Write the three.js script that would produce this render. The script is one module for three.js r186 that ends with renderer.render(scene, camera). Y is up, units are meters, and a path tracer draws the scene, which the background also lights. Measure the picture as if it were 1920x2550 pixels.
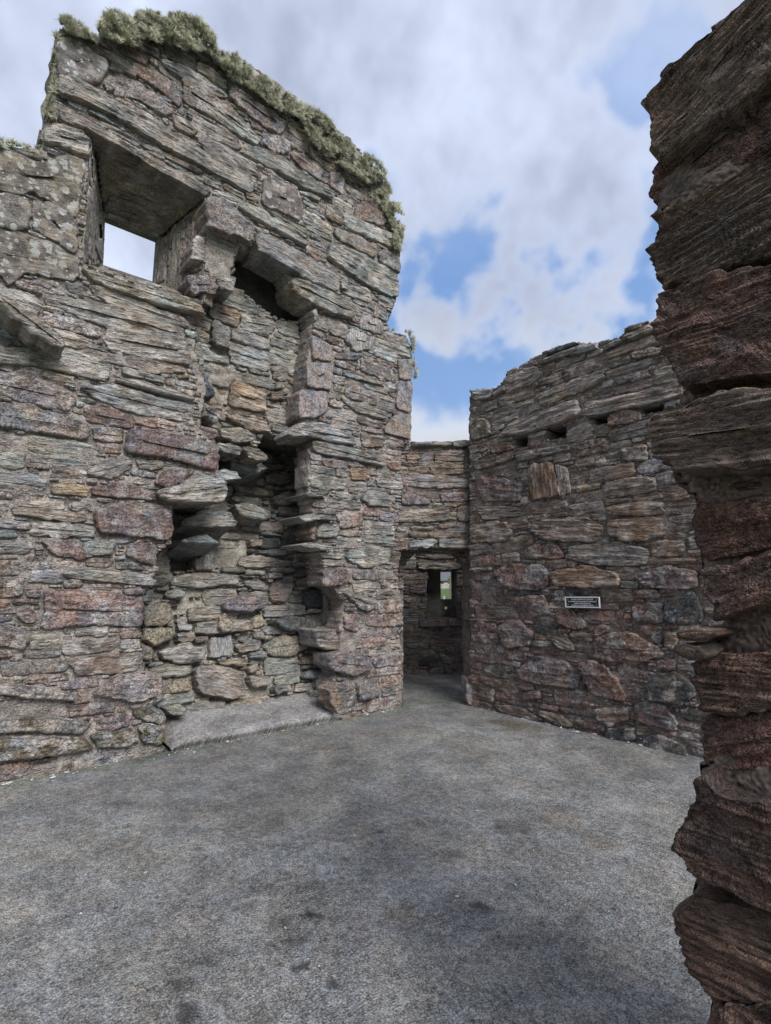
import * as THREE from 'three';
import { mergeGeometries } from 'three/addons/utils/BufferGeometryUtils.js';

// ------------------------------------------------------------------ camera
const scene = new THREE.Scene();
const FPX = 1330, CX = 960, CY = 1275, PITCH = Math.atan(185 / FPX), EYE = 1.6;
const camera = new THREE.PerspectiveCamera(2 * Math.atan(1275 / FPX) * 180 / Math.PI, 1920 / 2550, 0.05, 9000);
camera.position.set(0, EYE, 0);
camera.rotation.x = PITCH;
camera.updateMatrixWorld();
const sn = Math.sin(PITCH), cs = Math.cos(PITCH);
function ray(px, py) {            // direction of a photograph pixel
  const fx = (px - CX) / FPX, fy = (CY - py) / FPX;
  return new THREE.Vector3(fx, fy * cs + sn, fy * sn - cs);
}
function onFloor(px, py, y = 0) { const d = ray(px, py), t = (y - EYE) / d.y; return new THREE.Vector3(d.x * t, y, d.z * t); }

// ------------------------------------------------------------------ random and noise
function rng(seed) { let a = seed >>> 0; return () => { a = (a + 0x6D2B79F5) | 0; let t = Math.imul(a ^ (a >>> 15), 1 | a); t = (t + Math.imul(t ^ (t >>> 7), 61 | t)) ^ t; return ((t ^ (t >>> 14)) >>> 0) / 4294967296; }; }
function hash(x, y, z) { let h = Math.imul(x | 0, 374761393) ^ Math.imul(y | 0, 668265263) ^ Math.imul(z | 0, 2147483647 - 1013904223); h = Math.imul(h ^ (h >>> 13), 1274126177); h ^= h >>> 16; h = Math.imul(h, 2246822519); return ((h ^ (h >>> 15)) >>> 0) / 4294967296; }
const fade = t => t * t * (3 - 2 * t);
function noise2(x, y, s = 0, px = 0, py = 0) {
  const xi = Math.floor(x), yi = Math.floor(y), fx = fade(x - xi), fy = fade(y - yi);
  let x0 = xi, x1 = xi + 1, y0 = yi, y1 = yi + 1;
  if (px) { x0 = ((x0 % px) + px) % px; x1 = x0 + 1 === px ? 0 : x0 + 1; y0 = ((y0 % py) + py) % py; y1 = y0 + 1 === py ? 0 : y0 + 1; }
  const a = hash(x0, y0, s), b = hash(x1, y0, s), c = hash(x0, y1, s), d = hash(x1, y1, s);
  return a + (b - a) * fx + (c - a + (a - b - c + d) * fx) * fy;
}
function fbm(x, y, o = 4, s = 0, px = 0, py = 0) { let v = 0, a = .5, n = 0; for (let i = 0; i < o; i++) { v += a * noise2(x, y, s + i * 31, px, py); n += a; a *= .5; x *= 2; y *= 2; px *= 2; py *= 2; } return v / n; }
function noise3(x, y, z, s = 0) {
  const zi = Math.floor(z), fz = fade(z - zi);
  const a = noise2(x, y, s + zi * 57), b = noise2(x, y, s + zi * 57 + 57);
  return a + (b - a) * fz;
}
const sstep = (a, b, x) => { const t = Math.min(1, Math.max(0, (x - a) / (b - a))); return t * t * (3 - 2 * t); };
const lerp = (a, b, t) => a + (b - a) * t;

// ------------------------------------------------------------------ renderer, sky, sun
const renderer = new THREE.WebGLRenderer({ antialias: true });
renderer.toneMapping = THREE.LinearToneMapping;
renderer.toneMappingExposure = 2.7;
renderer.shadowMap.enabled = true;
const EXPO = 2.7;
{
  const W = 1792, H = 896, data = new Float32Array(W * H * 4);
  // gaps of blue in the cloud sheet: direction (from photograph pixels), angular size, how clear
  const gaps = [[1330, 860, .32, 1], [1110, 890, .27, 1], [1570, 730, .25, .9], [1740, 80, .2, .28]]
    .map(([x, y, r, k]) => [ray(x, y).normalize(), r, k]);
  const rr = rng(77);
  for (let i = 0; i < 22; i++) {        // and at random over the rest of the sky
    const az = rr() * 6.283, el = .12 + rr() * 1.2, d = new THREE.Vector3(Math.cos(az) * Math.cos(el), Math.sin(el), Math.sin(az) * Math.cos(el));
    const r = .15 + rr() * .15, k = .4 + rr() * .5;
    if (d.z < -.3 && Math.abs(d.x / d.z) < 1.3) continue;
    gaps.push([d, r, k]);
  }
  for (let j = 0; j < H; j++) for (let i = 0; i < W; i++) {
    const th = ((j + .5) / H - .5) * Math.PI, ph = ((i + .5) / W - .5) * 2 * Math.PI;
    const dx = Math.cos(th) * Math.cos(ph), dy = Math.sin(th), dz = Math.cos(th) * Math.sin(ph);
    if (dy < -.12) { for (let c = 0; c < 3; c++) data[(j * W + i) * 4 + c] = [.5, .54, .6][c] / EXPO; data[(j * W + i) * 4 + 3] = 1; continue; }
    const k = 2.4 / (1 + Math.max(dy, -.1)), u = dx * k, v = dz * k;
    const wu = u + .06 * fbm(u * 6 + 9, v * 6, 3, 5), wv = v + .06 * fbm(u * 6, v * 6 + 7, 3, 6);
    const n = fbm(wu * 5.6 + 3, wv * 5.6 + 8, 6, 1), n2 = fbm(wu * 2.4, wv * 2.4, 3, 2), n3 = fbm(wu * 24, wv * 24, 5, 3);
    let g = 0, op = 0;
    for (const [d, r, w] of gaps) { const c = dx * d.x + dy * d.y + dz * d.z; if (c > .8) { const e = Math.exp(-(2 - 2 * c) / (r * r)); g = Math.max(g, e); op = Math.max(op, w * Math.sqrt(e)); } }
    const blue = sstep(.31, .57, n + .30 * (n3 - .5) + (g - 1) * .42) * Math.min(.9, op);
    const up = sstep(.05, .9, dy);
    const sky = [lerp(.20, .09, up), lerp(.40, .26, up), lerp(.76, .64, up)];
    const br = 1.22 + .5 * (n2 - .5) + .80 * (n - .5) + .26 * (n3 - .5);
    const cl = [.50 * br, .565 * br, .735 * br], q = Math.max(0, br - 1) * .5;
    const hz = sstep(.44, .24, dy + (n - .5) * .34), wc = .90 + .4 * (n - .5);
    const bl = blue * (1 - hz);
    for (let c = 0; c < 3; c++) {
      let col = lerp(cl[c] + q * [.3, .26, .1][c], sky[c], bl);
      col = lerp(col, [.84, .88, .93][c] * wc, hz * .9);
      data[(j * W + i) * 4 + c] = Math.max(.02, col) / EXPO;
    }
    data[(j * W + i) * 4 + 3] = 1;
  }
  const t = new THREE.DataTexture(data, W, H, THREE.RGBAFormat, THREE.FloatType);
  t.mapping = THREE.EquirectangularReflectionMapping; t.magFilter = THREE.LinearFilter; t.needsUpdate = true;
  scene.background = t; scene.environment = t;
}
const sun = new THREE.DirectionalLight(new THREE.Color(1, .985, .96), 1.5);
sun.position.set(6.4, 10, 8).multiplyScalar(3);
sun.target.position.set(0, 1, -5);
sun.castShadow = true; sun.shadow.radius = 56; sun.shadow.mapSize.set(2048, 2048);
Object.assign(sun.shadow.camera, { left: -14, right: 14, top: 14, bottom: -14, near: 1, far: 90 });
scene.add(sun, sun.target);

// ------------------------------------------------------------------ textures and materials
function tex(W, H, fn, srgb, rep = 1) {
  const d = new Uint8Array(W * H * 4);
  for (let j = 0; j < H; j++) for (let i = 0; i < W; i++) { const c = fn(i / W, j / H, i, j), o = (j * W + i) * 4; const q = typeof c === 'number' ? [c, c, c] : c; for (let k = 0; k < 3; k++) d[o + k] = Math.max(0, Math.min(255, q[k] * 255)); d[o + 3] = 255; }
  const t = new THREE.DataTexture(d, W, H); t.wrapS = t.wrapT = THREE.RepeatWrapping; t.magFilter = THREE.LinearFilter; t.minFilter = THREE.LinearMipmapLinearFilter; t.generateMipmaps = true;
  if (srgb) t.colorSpace = THREE.SRGBColorSpace; t.repeat.set(rep, rep); t.needsUpdate = true; return t;
}
const S = 1024;
// schist: thin wavy laminae along u
function lamBase(u, v) {
  const w = fbm(u * 4, v * 4, 3, 11, 4, 4) * .045 + fbm(u * 20, v * 24, 2, 12, 20, 24) * .014;
  const y = v + w;
  return [fbm(u * 10, y * 44, 4, 13, 10, 44), fbm(u * 26, y * 100, 2, 14, 26, 100), y];
}
const lamMap = tex(S, S, (u, v) => {
  const [a, b] = lamBase(u, v), sp = noise2(u * 380, v * 380, 15, 380, 380), bl = fbm(u * 6, v * 6, 4, 16, 6, 6);
  const g = .79 + .32 * (a - .5) + .32 * (b - .5) + .46 * (sp - .5) + .56 * (bl - .5) + (a > .62 ? .08 : 0) - (b < .26 ? .1 : 0);
  const wm = (fbm(u * 3, v * 9, 3, 17, 3, 9) - .5) * .12;
  return [g * (1.03 + wm), g, g * (.97 - wm)];
}, true);
const lamBump = tex(S, S, (u, v) => { const [a, b] = lamBase(u, v); const cr = 1 - Math.abs(a - .5) * 9; return .5 + .75 * (a - .5) + .4 * (b - .5) + .18 * (noise2(u * 256, v * 256, 18, 256, 256) - .5) - Math.max(0, cr) * .22; });
// granular stone
const grMap = tex(S, S, (u, v) => {
  const a = fbm(u * 10, v * 10, 5, 21, 10, 10), b = noise2(u * 300, v * 300, 22, 300, 300), c = fbm(u * 60, v * 60, 2, 23, 60, 60);
  const g = .78 + .55 * (a - .5) + .46 * (b - .5) + .62 * (c - .5) + (b > .86 ? .14 : 0), wm = (fbm(u * 7, v * 7, 3, 24, 7, 7) - .5) * .2;
  return [g * (1.02 + wm), g, g * (.98 - wm)];
}, true);
const grBump = tex(S, S, (u, v) => .5 + .8 * (fbm(u * 14, v * 20, 5, 25, 14, 20) - .5) + .35 * (noise2(u * 200, v * 200, 26, 200, 200) - .5) - .3 * Math.max(0, 1 - Math.abs(fbm(u * 9, v * 16, 4, 27, 9, 16) - .5) * 26));
// brown stone grown over with crusts of pale lichen
function lichenSpots(seed, n, r0, r1) {
  const r = rng(seed), L = []; for (let i = 0; i < n; i++) L.push([r(), r(), r0 + (r1 - r0) * Math.pow(r(), 2.2), r() * 99, r()]); return L;
}
const spots = lichenSpots(5, 90, .010, .055);
const liMap = tex(S, S, (u, v) => {
  const a = fbm(u * 10, v * 10, 5, 31, 10, 10), b = noise2(u * 260, v * 260, 32, 260, 260);
  const g = .64 + .6 * (a - .5) + .34 * (b - .5); let c = [g * 1.02, g * .965, g * .93];
  const oc = .7 * sstep(.55, .61, fbm(u * 5, v * 5, 5, 33, 5, 5)); c = [lerp(c[0], .84 * (.8 + .4 * b), oc), lerp(c[1], .775 * (.8 + .4 * b), oc), lerp(c[2], .70 * (.8 + .4 * b), oc)];
  const e = fbm(u * 40, v * 40, 3, 34, 40, 40);
  for (const [x, y, r, , k] of spots) {
    let du = Math.abs(u - x); du = Math.min(du, 1 - du); let dv = Math.abs(v - y); dv = Math.min(dv, 1 - dv);
    if (du > r * 1.7 || dv > r * 1.7) continue;
    if (Math.hypot(du, dv) < r * (.55 + .9 * e)) { const q = .95 + .16 * (b - .5); c = k > .7 ? [q * .96, q * .94, q * .88] : [q, q * 1.0, q * .99]; }
  }
  return c;
}, true);
const moMap = tex(512, 512, (u, v) => { const a = fbm(u * 8, v * 8, 5, 41, 8, 8), b = noise2(u * 150, v * 150, 42, 150, 150); const g = .80 + .5 * (a - .5) + .4 * (b - .5); return [g * 1.02, g, g * .97]; }, true);
const moBump = tex(512, 512, (u, v) => .5 + .7 * (fbm(u * 16, v * 16, 5, 43, 16, 16) - .5) + .3 * (noise2(u * 110, v * 110, 44, 110, 110) - .5));
const M = (map, bumpMap, bumpScale, o = {}) => new THREE.MeshStandardMaterial({ map, bumpMap, bumpScale, roughness: .93, vertexColors: true, side: THREE.DoubleSide, ...o });
const matLam = M(lamMap, lamBump, .029), matGran = M(grMap, grBump, .028), matLich = M(liMap, grBump, .018), matMortar = M(moMap, moBump, .028), matDress = M(grMap, grBump, .006);
const lamFine = lamMap.clone(), lamFineB = lamBump.clone(); lamFine.repeat.set(2.2, 2.2); lamFineB.repeat.set(2.2, 2.2); const grFine = grMap.clone(), grFineB = grBump.clone(); grFine.repeat.set(2, 2); grFineB.repeat.set(2, 2);
const matLamNear = M(lamFine, lamFineB, .026), matGranNear = M(grFine, grFineB, .028);

// stone kinds: colour (linear), material, lamination strength, roughness of face
const KIND = {
  g: [[.40, .405, .39], 'lam', 1, .6], s: [[.54, .54, .515], 'lam', .9, .7], l: [[.43, .41, .38], 'lam', 1, .6], b: [[.33, .295, .275], 'lam', .9, .9], r: [[.345, .265, .252], 'gran', .6, 1],
  p: [[.39, .335, .328], 'gran', .6, 1.1], o: [[.385, .315, .255], 'lam', .8, .8], k: [[.15, .158, .163], 'gran', .4, .8], w: [[.47, .465, .45], 'lich', .3, .8],
  d: [[.37, .32, .302], 'dress', .05, .35], v: [[.46, .45, .435], 'lam', .9, .6, Math.PI / 2], V: [[.39, .30, .225], 'lam', .7, .5, Math.PI / 2], c: [[.45, .42, .35], 'gran', .3, .8],
  m: [[.55, .52, .49], 'gran', .2, .6], y: [[.24, .21, .085], 'gran', .3, .9], e: [[.20, .185, .135], 'gran', .6, 1],
};
// height of the split, flaky bedding: shelves of uneven projection with a groove between them
function bedding(a, b, T, sd, fr, wp = .02) {
  const bq = (b + wp * (noise2(a * 5 + sd, b * 5, 61) - .5)) / T + sd, bi = Math.floor(bq), bf = bq - bi;
  const p0 = noise2(a * fr + bi * 7.31, bi * 3.7, 62), p1 = noise2(a * fr + (bi + 1) * 7.31, (bi + 1) * 3.7, 62), st = lerp(p0, p1, sstep(.62, .95, bf));
  return [st, (st - .5) * 1.6 - .55 * Math.exp(-Math.pow((bf - .8) / .13, 2))];
}
const MAT = { lam: matLam, gran: matGran, lich: matLich, dress: matDress };

// ------------------------------------------------------------------ naming
const taken = {};
function numbered(n) { taken[n] = (taken[n] || 0) + 1; return taken[n] === 1 ? n : `${n}_${String(taken[n] - 1).padStart(3, '0')}`; }
function thing(name, label, category, group) { const o = new THREE.Group(); o.name = numbered(name); o.userData = { label, category }; if (group) o.userData.group = group; scene.add(o); return o; }
function mesh(name, geo, mat, parent, kind) { const m = new THREE.Mesh(geo, mat); m.name = name; m.castShadow = m.receiveShadow = true; if (kind) m.userData.kind = kind; parent.add(m); return m; }
function partGroup(name, parent) { const g = new THREE.Group(); g.name = name; parent.add(g); return g; }

// ------------------------------------------------------------------ planes ("panels") that carry masonry
class Panel {
  constructor(O, U, V, seed) { this.O = O; this.U = U.clone().normalize(); this.V = V.clone().normalize(); this.N = this.U.clone().cross(this.V).normalize(); this.seed = seed; }
  at(u, v, z, out = new THREE.Vector3()) { return out.copy(this.O).addScaledVector(this.U, u).addScaledVector(this.V, v).addScaledVector(this.N, z); }
  px(x, y, z = 0) {               // photograph pixel -> (u, v) on the plane at offset z
    const d = ray(x, y), E = camera.position, o = this.at(0, 0, z);
    const t = o.clone().sub(E).dot(this.N) / d.dot(this.N), p = E.clone().addScaledVector(d, t).sub(o);
    return [p.dot(this.U), p.dot(this.V)];
  }
  poly(pts, z = 0) { return pts.map(([x, y]) => this.px(x, y, z)); }
}
const inside = (P, x, y) => { let c = false; for (let i = 0, j = P.length - 1; i < P.length; j = i++) { const [a, b] = P[i], [d, e] = P[j]; if ((b > y) !== (e > y) && x < (d - a) * (y - b) / (e - b) + a) c = !c; } return c; };
const area = P => { let s = 0; for (let i = 0, j = P.length - 1; i < P.length; j = i++) s += P[j][0] * P[i][1] - P[i][0] * P[j][1]; return s / 2; };
// "x y x y ...;kind;protrusion;depth" lines in the coordinates of an enlarged tile (x0, y0, scale) of the photograph
function traced(x0, y0, s, text) {
  return text.trim().split('\n').map(l => { const [a, k, z, d] = l.trim().split(';'); const n = a.trim().split(/\s+/).map(Number), pts = []; for (let i = 0; i < n.length; i += 2) pts.push([x0 + n[i] / s, y0 + n[i + 1] / s]); return { pts, k: (k || 'b').trim(), z: +(z || 0), depth: d ? +d : 0 }; });
}

// one stone: a closed relief over a polygon of the plane, with laminated or granular face and sides that run back into the wall
function stoneGeo(panel, poly, o) {
  const r = rng(o.seed), ds = o.ds;
  if (area(poly) < 0) poly = poly.slice().reverse();
  // soften the corners once, resample, roughen the outline
  const ch = []; const q = o.cut ?? .2;
  for (let i = 0; i < poly.length; i++) { const a = poly[i], b = poly[(i + 1) % poly.length]; ch.push([lerp(a[0], b[0], q), lerp(a[1], b[1], q)], [lerp(a[0], b[0], 1 - q), lerp(a[1], b[1], 1 - q)]); }
  let per = 0; const cum = [0]; for (let i = 0; i < ch.length; i++) { const a = ch[i], b = ch[(i + 1) % ch.length]; per += Math.hypot(b[0] - a[0], b[1] - a[1]); cum.push(per); }
  const n = Math.max(10, Math.round(per / ds)); let P = []; let si = 0;
  for (let i = 0; i < n; i++) { const t = per * i / n; while (cum[si + 1] < t) si++; const a = ch[si], b = ch[(si + 1) % ch.length], f = (t - cum[si]) / Math.max(1e-9, cum[si + 1] - cum[si]); P.push([lerp(a[0], b[0], f), lerp(a[1], b[1], f)]); }
  let cu = 0, cv = 0; for (const p of P) { cu += p[0] / n; cv += p[1] / n; }
  let xx = 0, xy = 0, yy = 0; for (const p of P) { const a = p[0] - cu, b = p[1] - cv; xx += a * a; xy += a * b; yy += b * b; }
  const ang = .5 * Math.atan2(2 * xy, xx - yy), ca = Math.cos(ang), sa = Math.sin(ang);
  let ext = 0, wid = 0; for (const p of P) { const a = (p[0] - cu) * ca + (p[1] - cv) * sa, b = -(p[0] - cu) * sa + (p[1] - cv) * ca; ext = Math.max(ext, Math.abs(a)); wid = Math.max(wid, Math.abs(b)); }
  const en = o.edge ?? .012, sd = o.seed % 977;
  P = P.map(p => { const dx = p[0] - cu, dy = p[1] - cv, l = Math.hypot(dx, dy) || 1; const e = (fbm(p[0] * 14 + sd, p[1] * 22, 3, 51) - .5) * 2 * en * Math.min(1, wid / .05); return [p[0] + dx / l * e, p[1] + dy / l * e]; });
  const h = Math.max(0, ext - wid * 1.1);
  const tgt = P.map(p => { let a = (p[0] - cu) * ca + (p[1] - cv) * sa; a = Math.round(Math.max(-h, Math.min(h, a)) / ds) * ds; return [cu + a * ca, cv + a * sa]; });
  const K = KIND[o.k], rot = (K[4] || 0) + (o.rot || 0) + (Math.abs(ang) < .5 && !K[4] ? ang * .8 : 0), cr = Math.cos(rot), sr = Math.sin(rot);
  const tiltU = (r() - .5) * .10, tiltV = (r() - .5) * .12 + .03, T = (o.lamT ?? .038) * (.7 + .7 * r()), lam = (o.lam ?? .021) * K[2], rough = (o.rough ?? .016) * K[3];
  const bev = Math.min(o.bevel ?? .015, wid * .5) * (.6 + .7 * r());
  const rings = []; const D = o.depth || .07;
  const ns = Math.max(1, Math.min(9, Math.round(D / (ds * 1.6))));
  for (let i = 0; i < ns; i++) rings.push([0, -bev - (D - bev) * Math.pow(1 - i / ns, 1.5), 0, 1]);
  rings.push([0, -bev, 0, 1], [bev * .32, -bev * .34, 0, .7], [bev, 0, 0, 0]);
  const ni = Math.max(1, Math.round((wid - bev) / ds)); for (let i = 1; i <= ni; i++) rings.push([bev, 0, i / ni, 0]);
  const R = rings.length, pos = new Float32Array(R * n * 3), col = new Float32Array(R * n * 3), uv = new Float32Array(R * n * 2), tmp = new THREE.Vector3();
  const us = .65 + .9 * r(), ou = r() * 5, ov = r() * 5, base = o.color, hue = o.k === 'w' ? .2 : .45;
  for (let j = 0; j < R; j++) for (let i = 0; i < n; i++) {
    const [ins, zr, f, sd1] = rings[j]; let dx = P[i][0] - cu, dy = P[i][1] - cv; const tx = P[i][0] - tgt[i][0], ty = P[i][1] - tgt[i][1], l = Math.hypot(tx, ty) || 1e-6, kk = Math.max(0, 1 - ins / l) * (1 - f);
    let u = tgt[i][0] + tx * kk, v = tgt[i][1] + ty * kk;
    const a = u * cr + v * sr, b = -u * sr + v * cr;
    const [lv, lh] = bedding(a, b, T, sd, o.freq ?? 6, o.warp); let hgt = lam * lh;
    hgt += rough * ((fbm(u * 9 + sd, v * 13, 3, 63) - .5) * 1.7 + (noise2(u * 40, v * 55, 64) - .5) * .6);
    let z = o.z + zr + tiltU * dx + tiltV * dy;
    if (sd1 > 0) { const sg = (noise3(u * 14 + sd, v * 30, z * 14, 65) - .5) * .02 * sd1 + hgt * .8 * sd1; u += dx / (Math.hypot(dx, dy) || 1) * sg; v += dy / (Math.hypot(dx, dy) || 1) * sg; }
    z += hgt * (1 - .5 * sd1);
    panel.at(u, v, z, tmp); const q3 = (j * n + i) * 3; pos[q3] = tmp.x; pos[q3 + 1] = tmp.y; pos[q3 + 2] = tmp.z;
    const bl = fbm(u * 5 + sd, v * 6, 4, 66), hl = fbm(u * 3.3, v * 4 + sd, 3, 67);
    let s = .78 + .5 * (bl - .5) * hue * 2 + .26 * (lv - .5) * K[2] + .22;
    let c0 = base[0] * s * (1 + (hl - .5) * .34 * hue * 2), c1 = base[1] * s, c2 = base[2] * s * (1 - (hl - .5) * .3 * hue * 2);
    if (o.crust) { const cn = fbm(u * 9 + 4, v * 9, 4, 68) + .12 * (noise2(u * 60, v * 60, 69) - .5); const cc = sstep(.66 - o.crust * .16, .69 - o.crust * .16, cn) * .75; c0 = lerp(c0, .56, cc); c1 = lerp(c1, .53, cc); c2 = lerp(c2, .51, cc); }
    col[q3] = c0; col[q3 + 1] = c1; col[q3 + 2] = c2;
    const q2 = (j * n + i) * 2; const sx = sd1 ? Math.abs(tx) / l : 0, sy = sd1 ? Math.abs(ty) / l : 0; uv[q2] = a * us + ou + z * us * sx; uv[q2 + 1] = b * us + ov + z * us * sy;
  }
  const idx = []; for (let j = 0; j < R - 1; j++) for (let i = 0; i < n; i++) { const i2 = (i + 1) % n, a = j * n + i, b = j * n + i2, c = a + n, d = b + n; idx.push(a, b, d, a, d, c); }
  const g = new THREE.BufferGeometry(); g.setAttribute('position', new THREE.BufferAttribute(pos, 3)); g.setAttribute('uv', new THREE.BufferAttribute(uv, 2)); g.setAttribute('color', new THREE.BufferAttribute(col, 3)); g.setIndex(idx); g.computeVertexNormals();
  const N = g.attributes.normal.array, L0 = (R - 1) * n, acc = new Map(), key = i => Math.round(((tgt[i][0] - cu) * ca + (tgt[i][1] - cv) * sa) / ds);
  for (let i = 0; i < n; i++) { const k = key(i), q = acc.get(k) || [0, 0, 0]; for (let c = 0; c < 3; c++) { const v = N[(L0 + i) * 3 + c]; q[c] += Number.isFinite(v) ? v : 0; } acc.set(k, q); }
  for (let i = 0; i < n; i++) { const q = acc.get(key(i)), l = Math.hypot(...q) || 1; for (let c = 0; c < 3; c++) N[(L0 + i) * 3 + c] = l > 1e-6 ? q[c] / l : panel.N.getComponent(c); }
  return g;
}

let TRI = 0, STONES = 0;
// Fill a panel with masonry. out: outline in (u,v); holes: polygons left open; stones: traced stones; pal(u,v,r): kind for the fill
function masonry(panel, parent, o) {
  const r = rng(panel.seed), c = o.cell || .0125;
  const [u0, u1, v0, v1] = o.box, W = Math.ceil((u1 - u0) / c), H = Math.ceil((v1 - v0) / c), G = new Uint8Array(W * H); // 0 free 1 taken
  const near = o.near || {};
  for (let j = 0; j < H; j++) for (let i = 0; i < W; i++) { const u = u0 + (i + .5) * c, v = v0 + (j + .5) * c; let ok = inside(o.out, u, v); if (ok) for (const h of o.holes || []) if (inside(h, u, v)) { ok = false; break; } if (!ok) G[j * W + i] = 1; }
  const solid = G.map(x => 1 - x);
  // mortar core
  if (o.core !== false) mesh('mortar', coreGeo(panel, u0, v0, c, W, H, solid, o), o.matMortar || matMortar, parent);
  const list = [];
  for (const s of o.stones || []) {
    const P = panel.poly(s.pts, s.z * (o.zproj ?? 1)), K = { P, k: s.k, z: s.z + (o.z0 || 0), depth: s.depth, tr: true, name: s.name }; list.push(K);
    const us = P.map(p => p[0]), vs = P.map(p => p[1]);
    const P0 = panel.poly(s.pts, 0);
    for (const Q of s.z > .15 ? [] : [P, P0]) { const uu = Q.map(p => p[0]), vv = Q.map(p => p[1]);
      for (let j = Math.max(0, Math.floor((Math.min(...vv) - v0) / c)); j <= Math.min(H - 1, (Math.max(...vv) - v0) / c); j++) for (let i = Math.max(0, Math.floor((Math.min(...uu) - u0) / c)); i <= Math.min(W - 1, (Math.max(...uu) - u0) / c); i++) if (inside(Q, u0 + (i + .5) * c, v0 + (j + .5) * c)) G[j * W + i] = 1; }
  }
  const isFree = (i, j) => i >= 0 && j >= 0 && i < W && j < H && !G[j * W + i];
  const passes = o.passes || [[.46, .72, .13, .22, 900], [.26, .5, .09, .17, 2500], [.16, .34, .055, .11, 6000], [.09, .2, .035, .07, 14000], [.055, .11, .024, .05, 20000]];
  const fl = o.fillBox || o.box;
  for (const [wa, wb, ha, hb, tries] of passes) for (let t = 0; t < tries; t++) {
    const iu = Math.floor(((fl[0] + r() * (fl[1] - fl[0])) - u0) / c), jv = Math.floor(((fl[2] + r() * (fl[3] - fl[2])) - v0) / c);
    if (!isFree(iu, jv)) continue;
    const mw = Math.round((wa + r() * (wb - wa)) / c), mh = Math.round((ha + r() * (hb - ha)) / c); let a = iu, b = iu, d = jv, e = jv, go = true;
    const colFree = (x, y0, y1) => { for (let y = y0; y <= y1; y++) if (!isFree(x, y)) return false; return true; }, rowFree = (y, x0, x1) => { for (let x = x0; x <= x1; x++) if (!isFree(x, y)) return false; return true; };
    while (go) { go = false; for (let k = 0; k < 2; k++) { if (b - a + 1 < mw) { if (colFree(b + 1, d, e)) { b++; go = true; } if (b - a + 1 < mw && colFree(a - 1, d, e)) { a--; go = true; } } } if (e - d + 1 < mh) { if (rowFree(e + 1, a, b)) { e++; go = true; } if (e - d + 1 < mh && rowFree(d - 1, a, b)) { d--; go = true; } } }
    const w = (b - a + 1) * c, h = (e - d + 1) * c; if (w < wa * .75 || h < ha * .8 || w < h * .8) continue;
    for (let y = d; y <= e; y++) for (let x = a; x <= b; x++) G[y * W + x] = 1;
    const x0 = u0 + a * c + c * .35, x1 = u0 + (b + 1) * c - c * .35, y0 = v0 + d * c + c * .3, y1 = v0 + (e + 1) * c - c * .3, ww = x1 - x0, hh = y1 - y0;
    const q = () => r() * r(), cut = Math.min(ww, hh);
    const P = [[x0 + cut * (.08 + .45 * q()), y0 + hh * .16 * q()], [x0 + ww * (.35 + .3 * r()), y0 - hh * .03], [x1 - cut * (.08 + .45 * q()), y0 + hh * .2 * q()], [x1 - cut * .05 * r(), y0 + cut * (.1 + .4 * q())], [x1 - cut * .05 * r(), y1 - cut * (.1 + .4 * q())], [x1 - cut * (.08 + .5 * q()), y1 - hh * .16 * q()], [x0 + ww * (.35 + .3 * r()), y1 + hh * .03], [x0 + cut * (.08 + .5 * q()), y1 - hh * .2 * q()], [x0, y1 - cut * (.1 + .4 * q())], [x0 + cut * .05 * r(), y0 + cut * (.1 + .4 * q())]];
    const cu = (x0 + x1) / 2, cv = (y0 + y1) / 2;
    list.push({ P, k: o.pal(cu, cv, r), z: (o.z0 || 0) + (r() - .45) * (o.zvar ?? .032) * Math.min(1, h / .06), depth: o.depthAt ? o.depthAt(cu, cv) : 0 });
  }
  for (const s of list) s.A = Math.abs(area(s.P));
  list.sort((a, b) => (b.tr ? 1 : 0) - (a.tr ? 1 : 0) || b.A - a.A);
  const small = {}; let n = 0; const cap = o.cap ?? 300;
  list.forEach((s, i) => {
    const K = KIND[s.k], w = s.tr ? .93 + .14 * r() : .86 + .28 * r(), tint = o.tint ? o.tint(s.P[0][0], s.P[0][1]) : [1, 1, 1];
    const sp = { k: s.k, z: s.z, depth: Math.max(s.depth || 0, o.depth || .07), seed: panel.seed * 7919 + i * 131, ds: s.A < .006 ? Math.max(o.ds || .019, .019) : (o.ds || .017), color: [K[0][0] * w * tint[0] * (.95 + .1 * r()), K[0][1] * w * tint[1], K[0][2] * w * tint[2] * (.95 + .1 * r())], crust: o.crust ? o.crust(s.P[0][0], s.P[0][1]) : 0, lam: o.lam, lamT: o.lamT, rough: o.rough, freq: o.freq, warp: o.warp, edge: s.k === 'd' ? .006 : (o.edge ?? .022), bevel: o.bevel, cut: s.k === 'd' ? .08 : s.tr ? .13 : .18 };
    if (s.k === 'd') sp.bevel = .012;
    if (s.k === 'w' || s.k === 'd' || s.k === 'm') sp.crust = 0;
    const g = stoneGeo(panel, s.P, sp); TRI += g.index.count / 3; STONES++;
    const mm = (o.mats || MAT)[K[1]] || MAT[K[1]];
    if (n < cap && (s.tr || s.A > (o.minPart ?? .0016))) { mesh(s.name || 'stone', g, mm, parent); n++; }
    else (small[K[1]] ||= []).push(g);
  });
  const gs = Object.values(small).flat();
  if (gs.length) mesh('small_stones', mergeGeometries(gs), matGran, parent, 'stuff');
}
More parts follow.
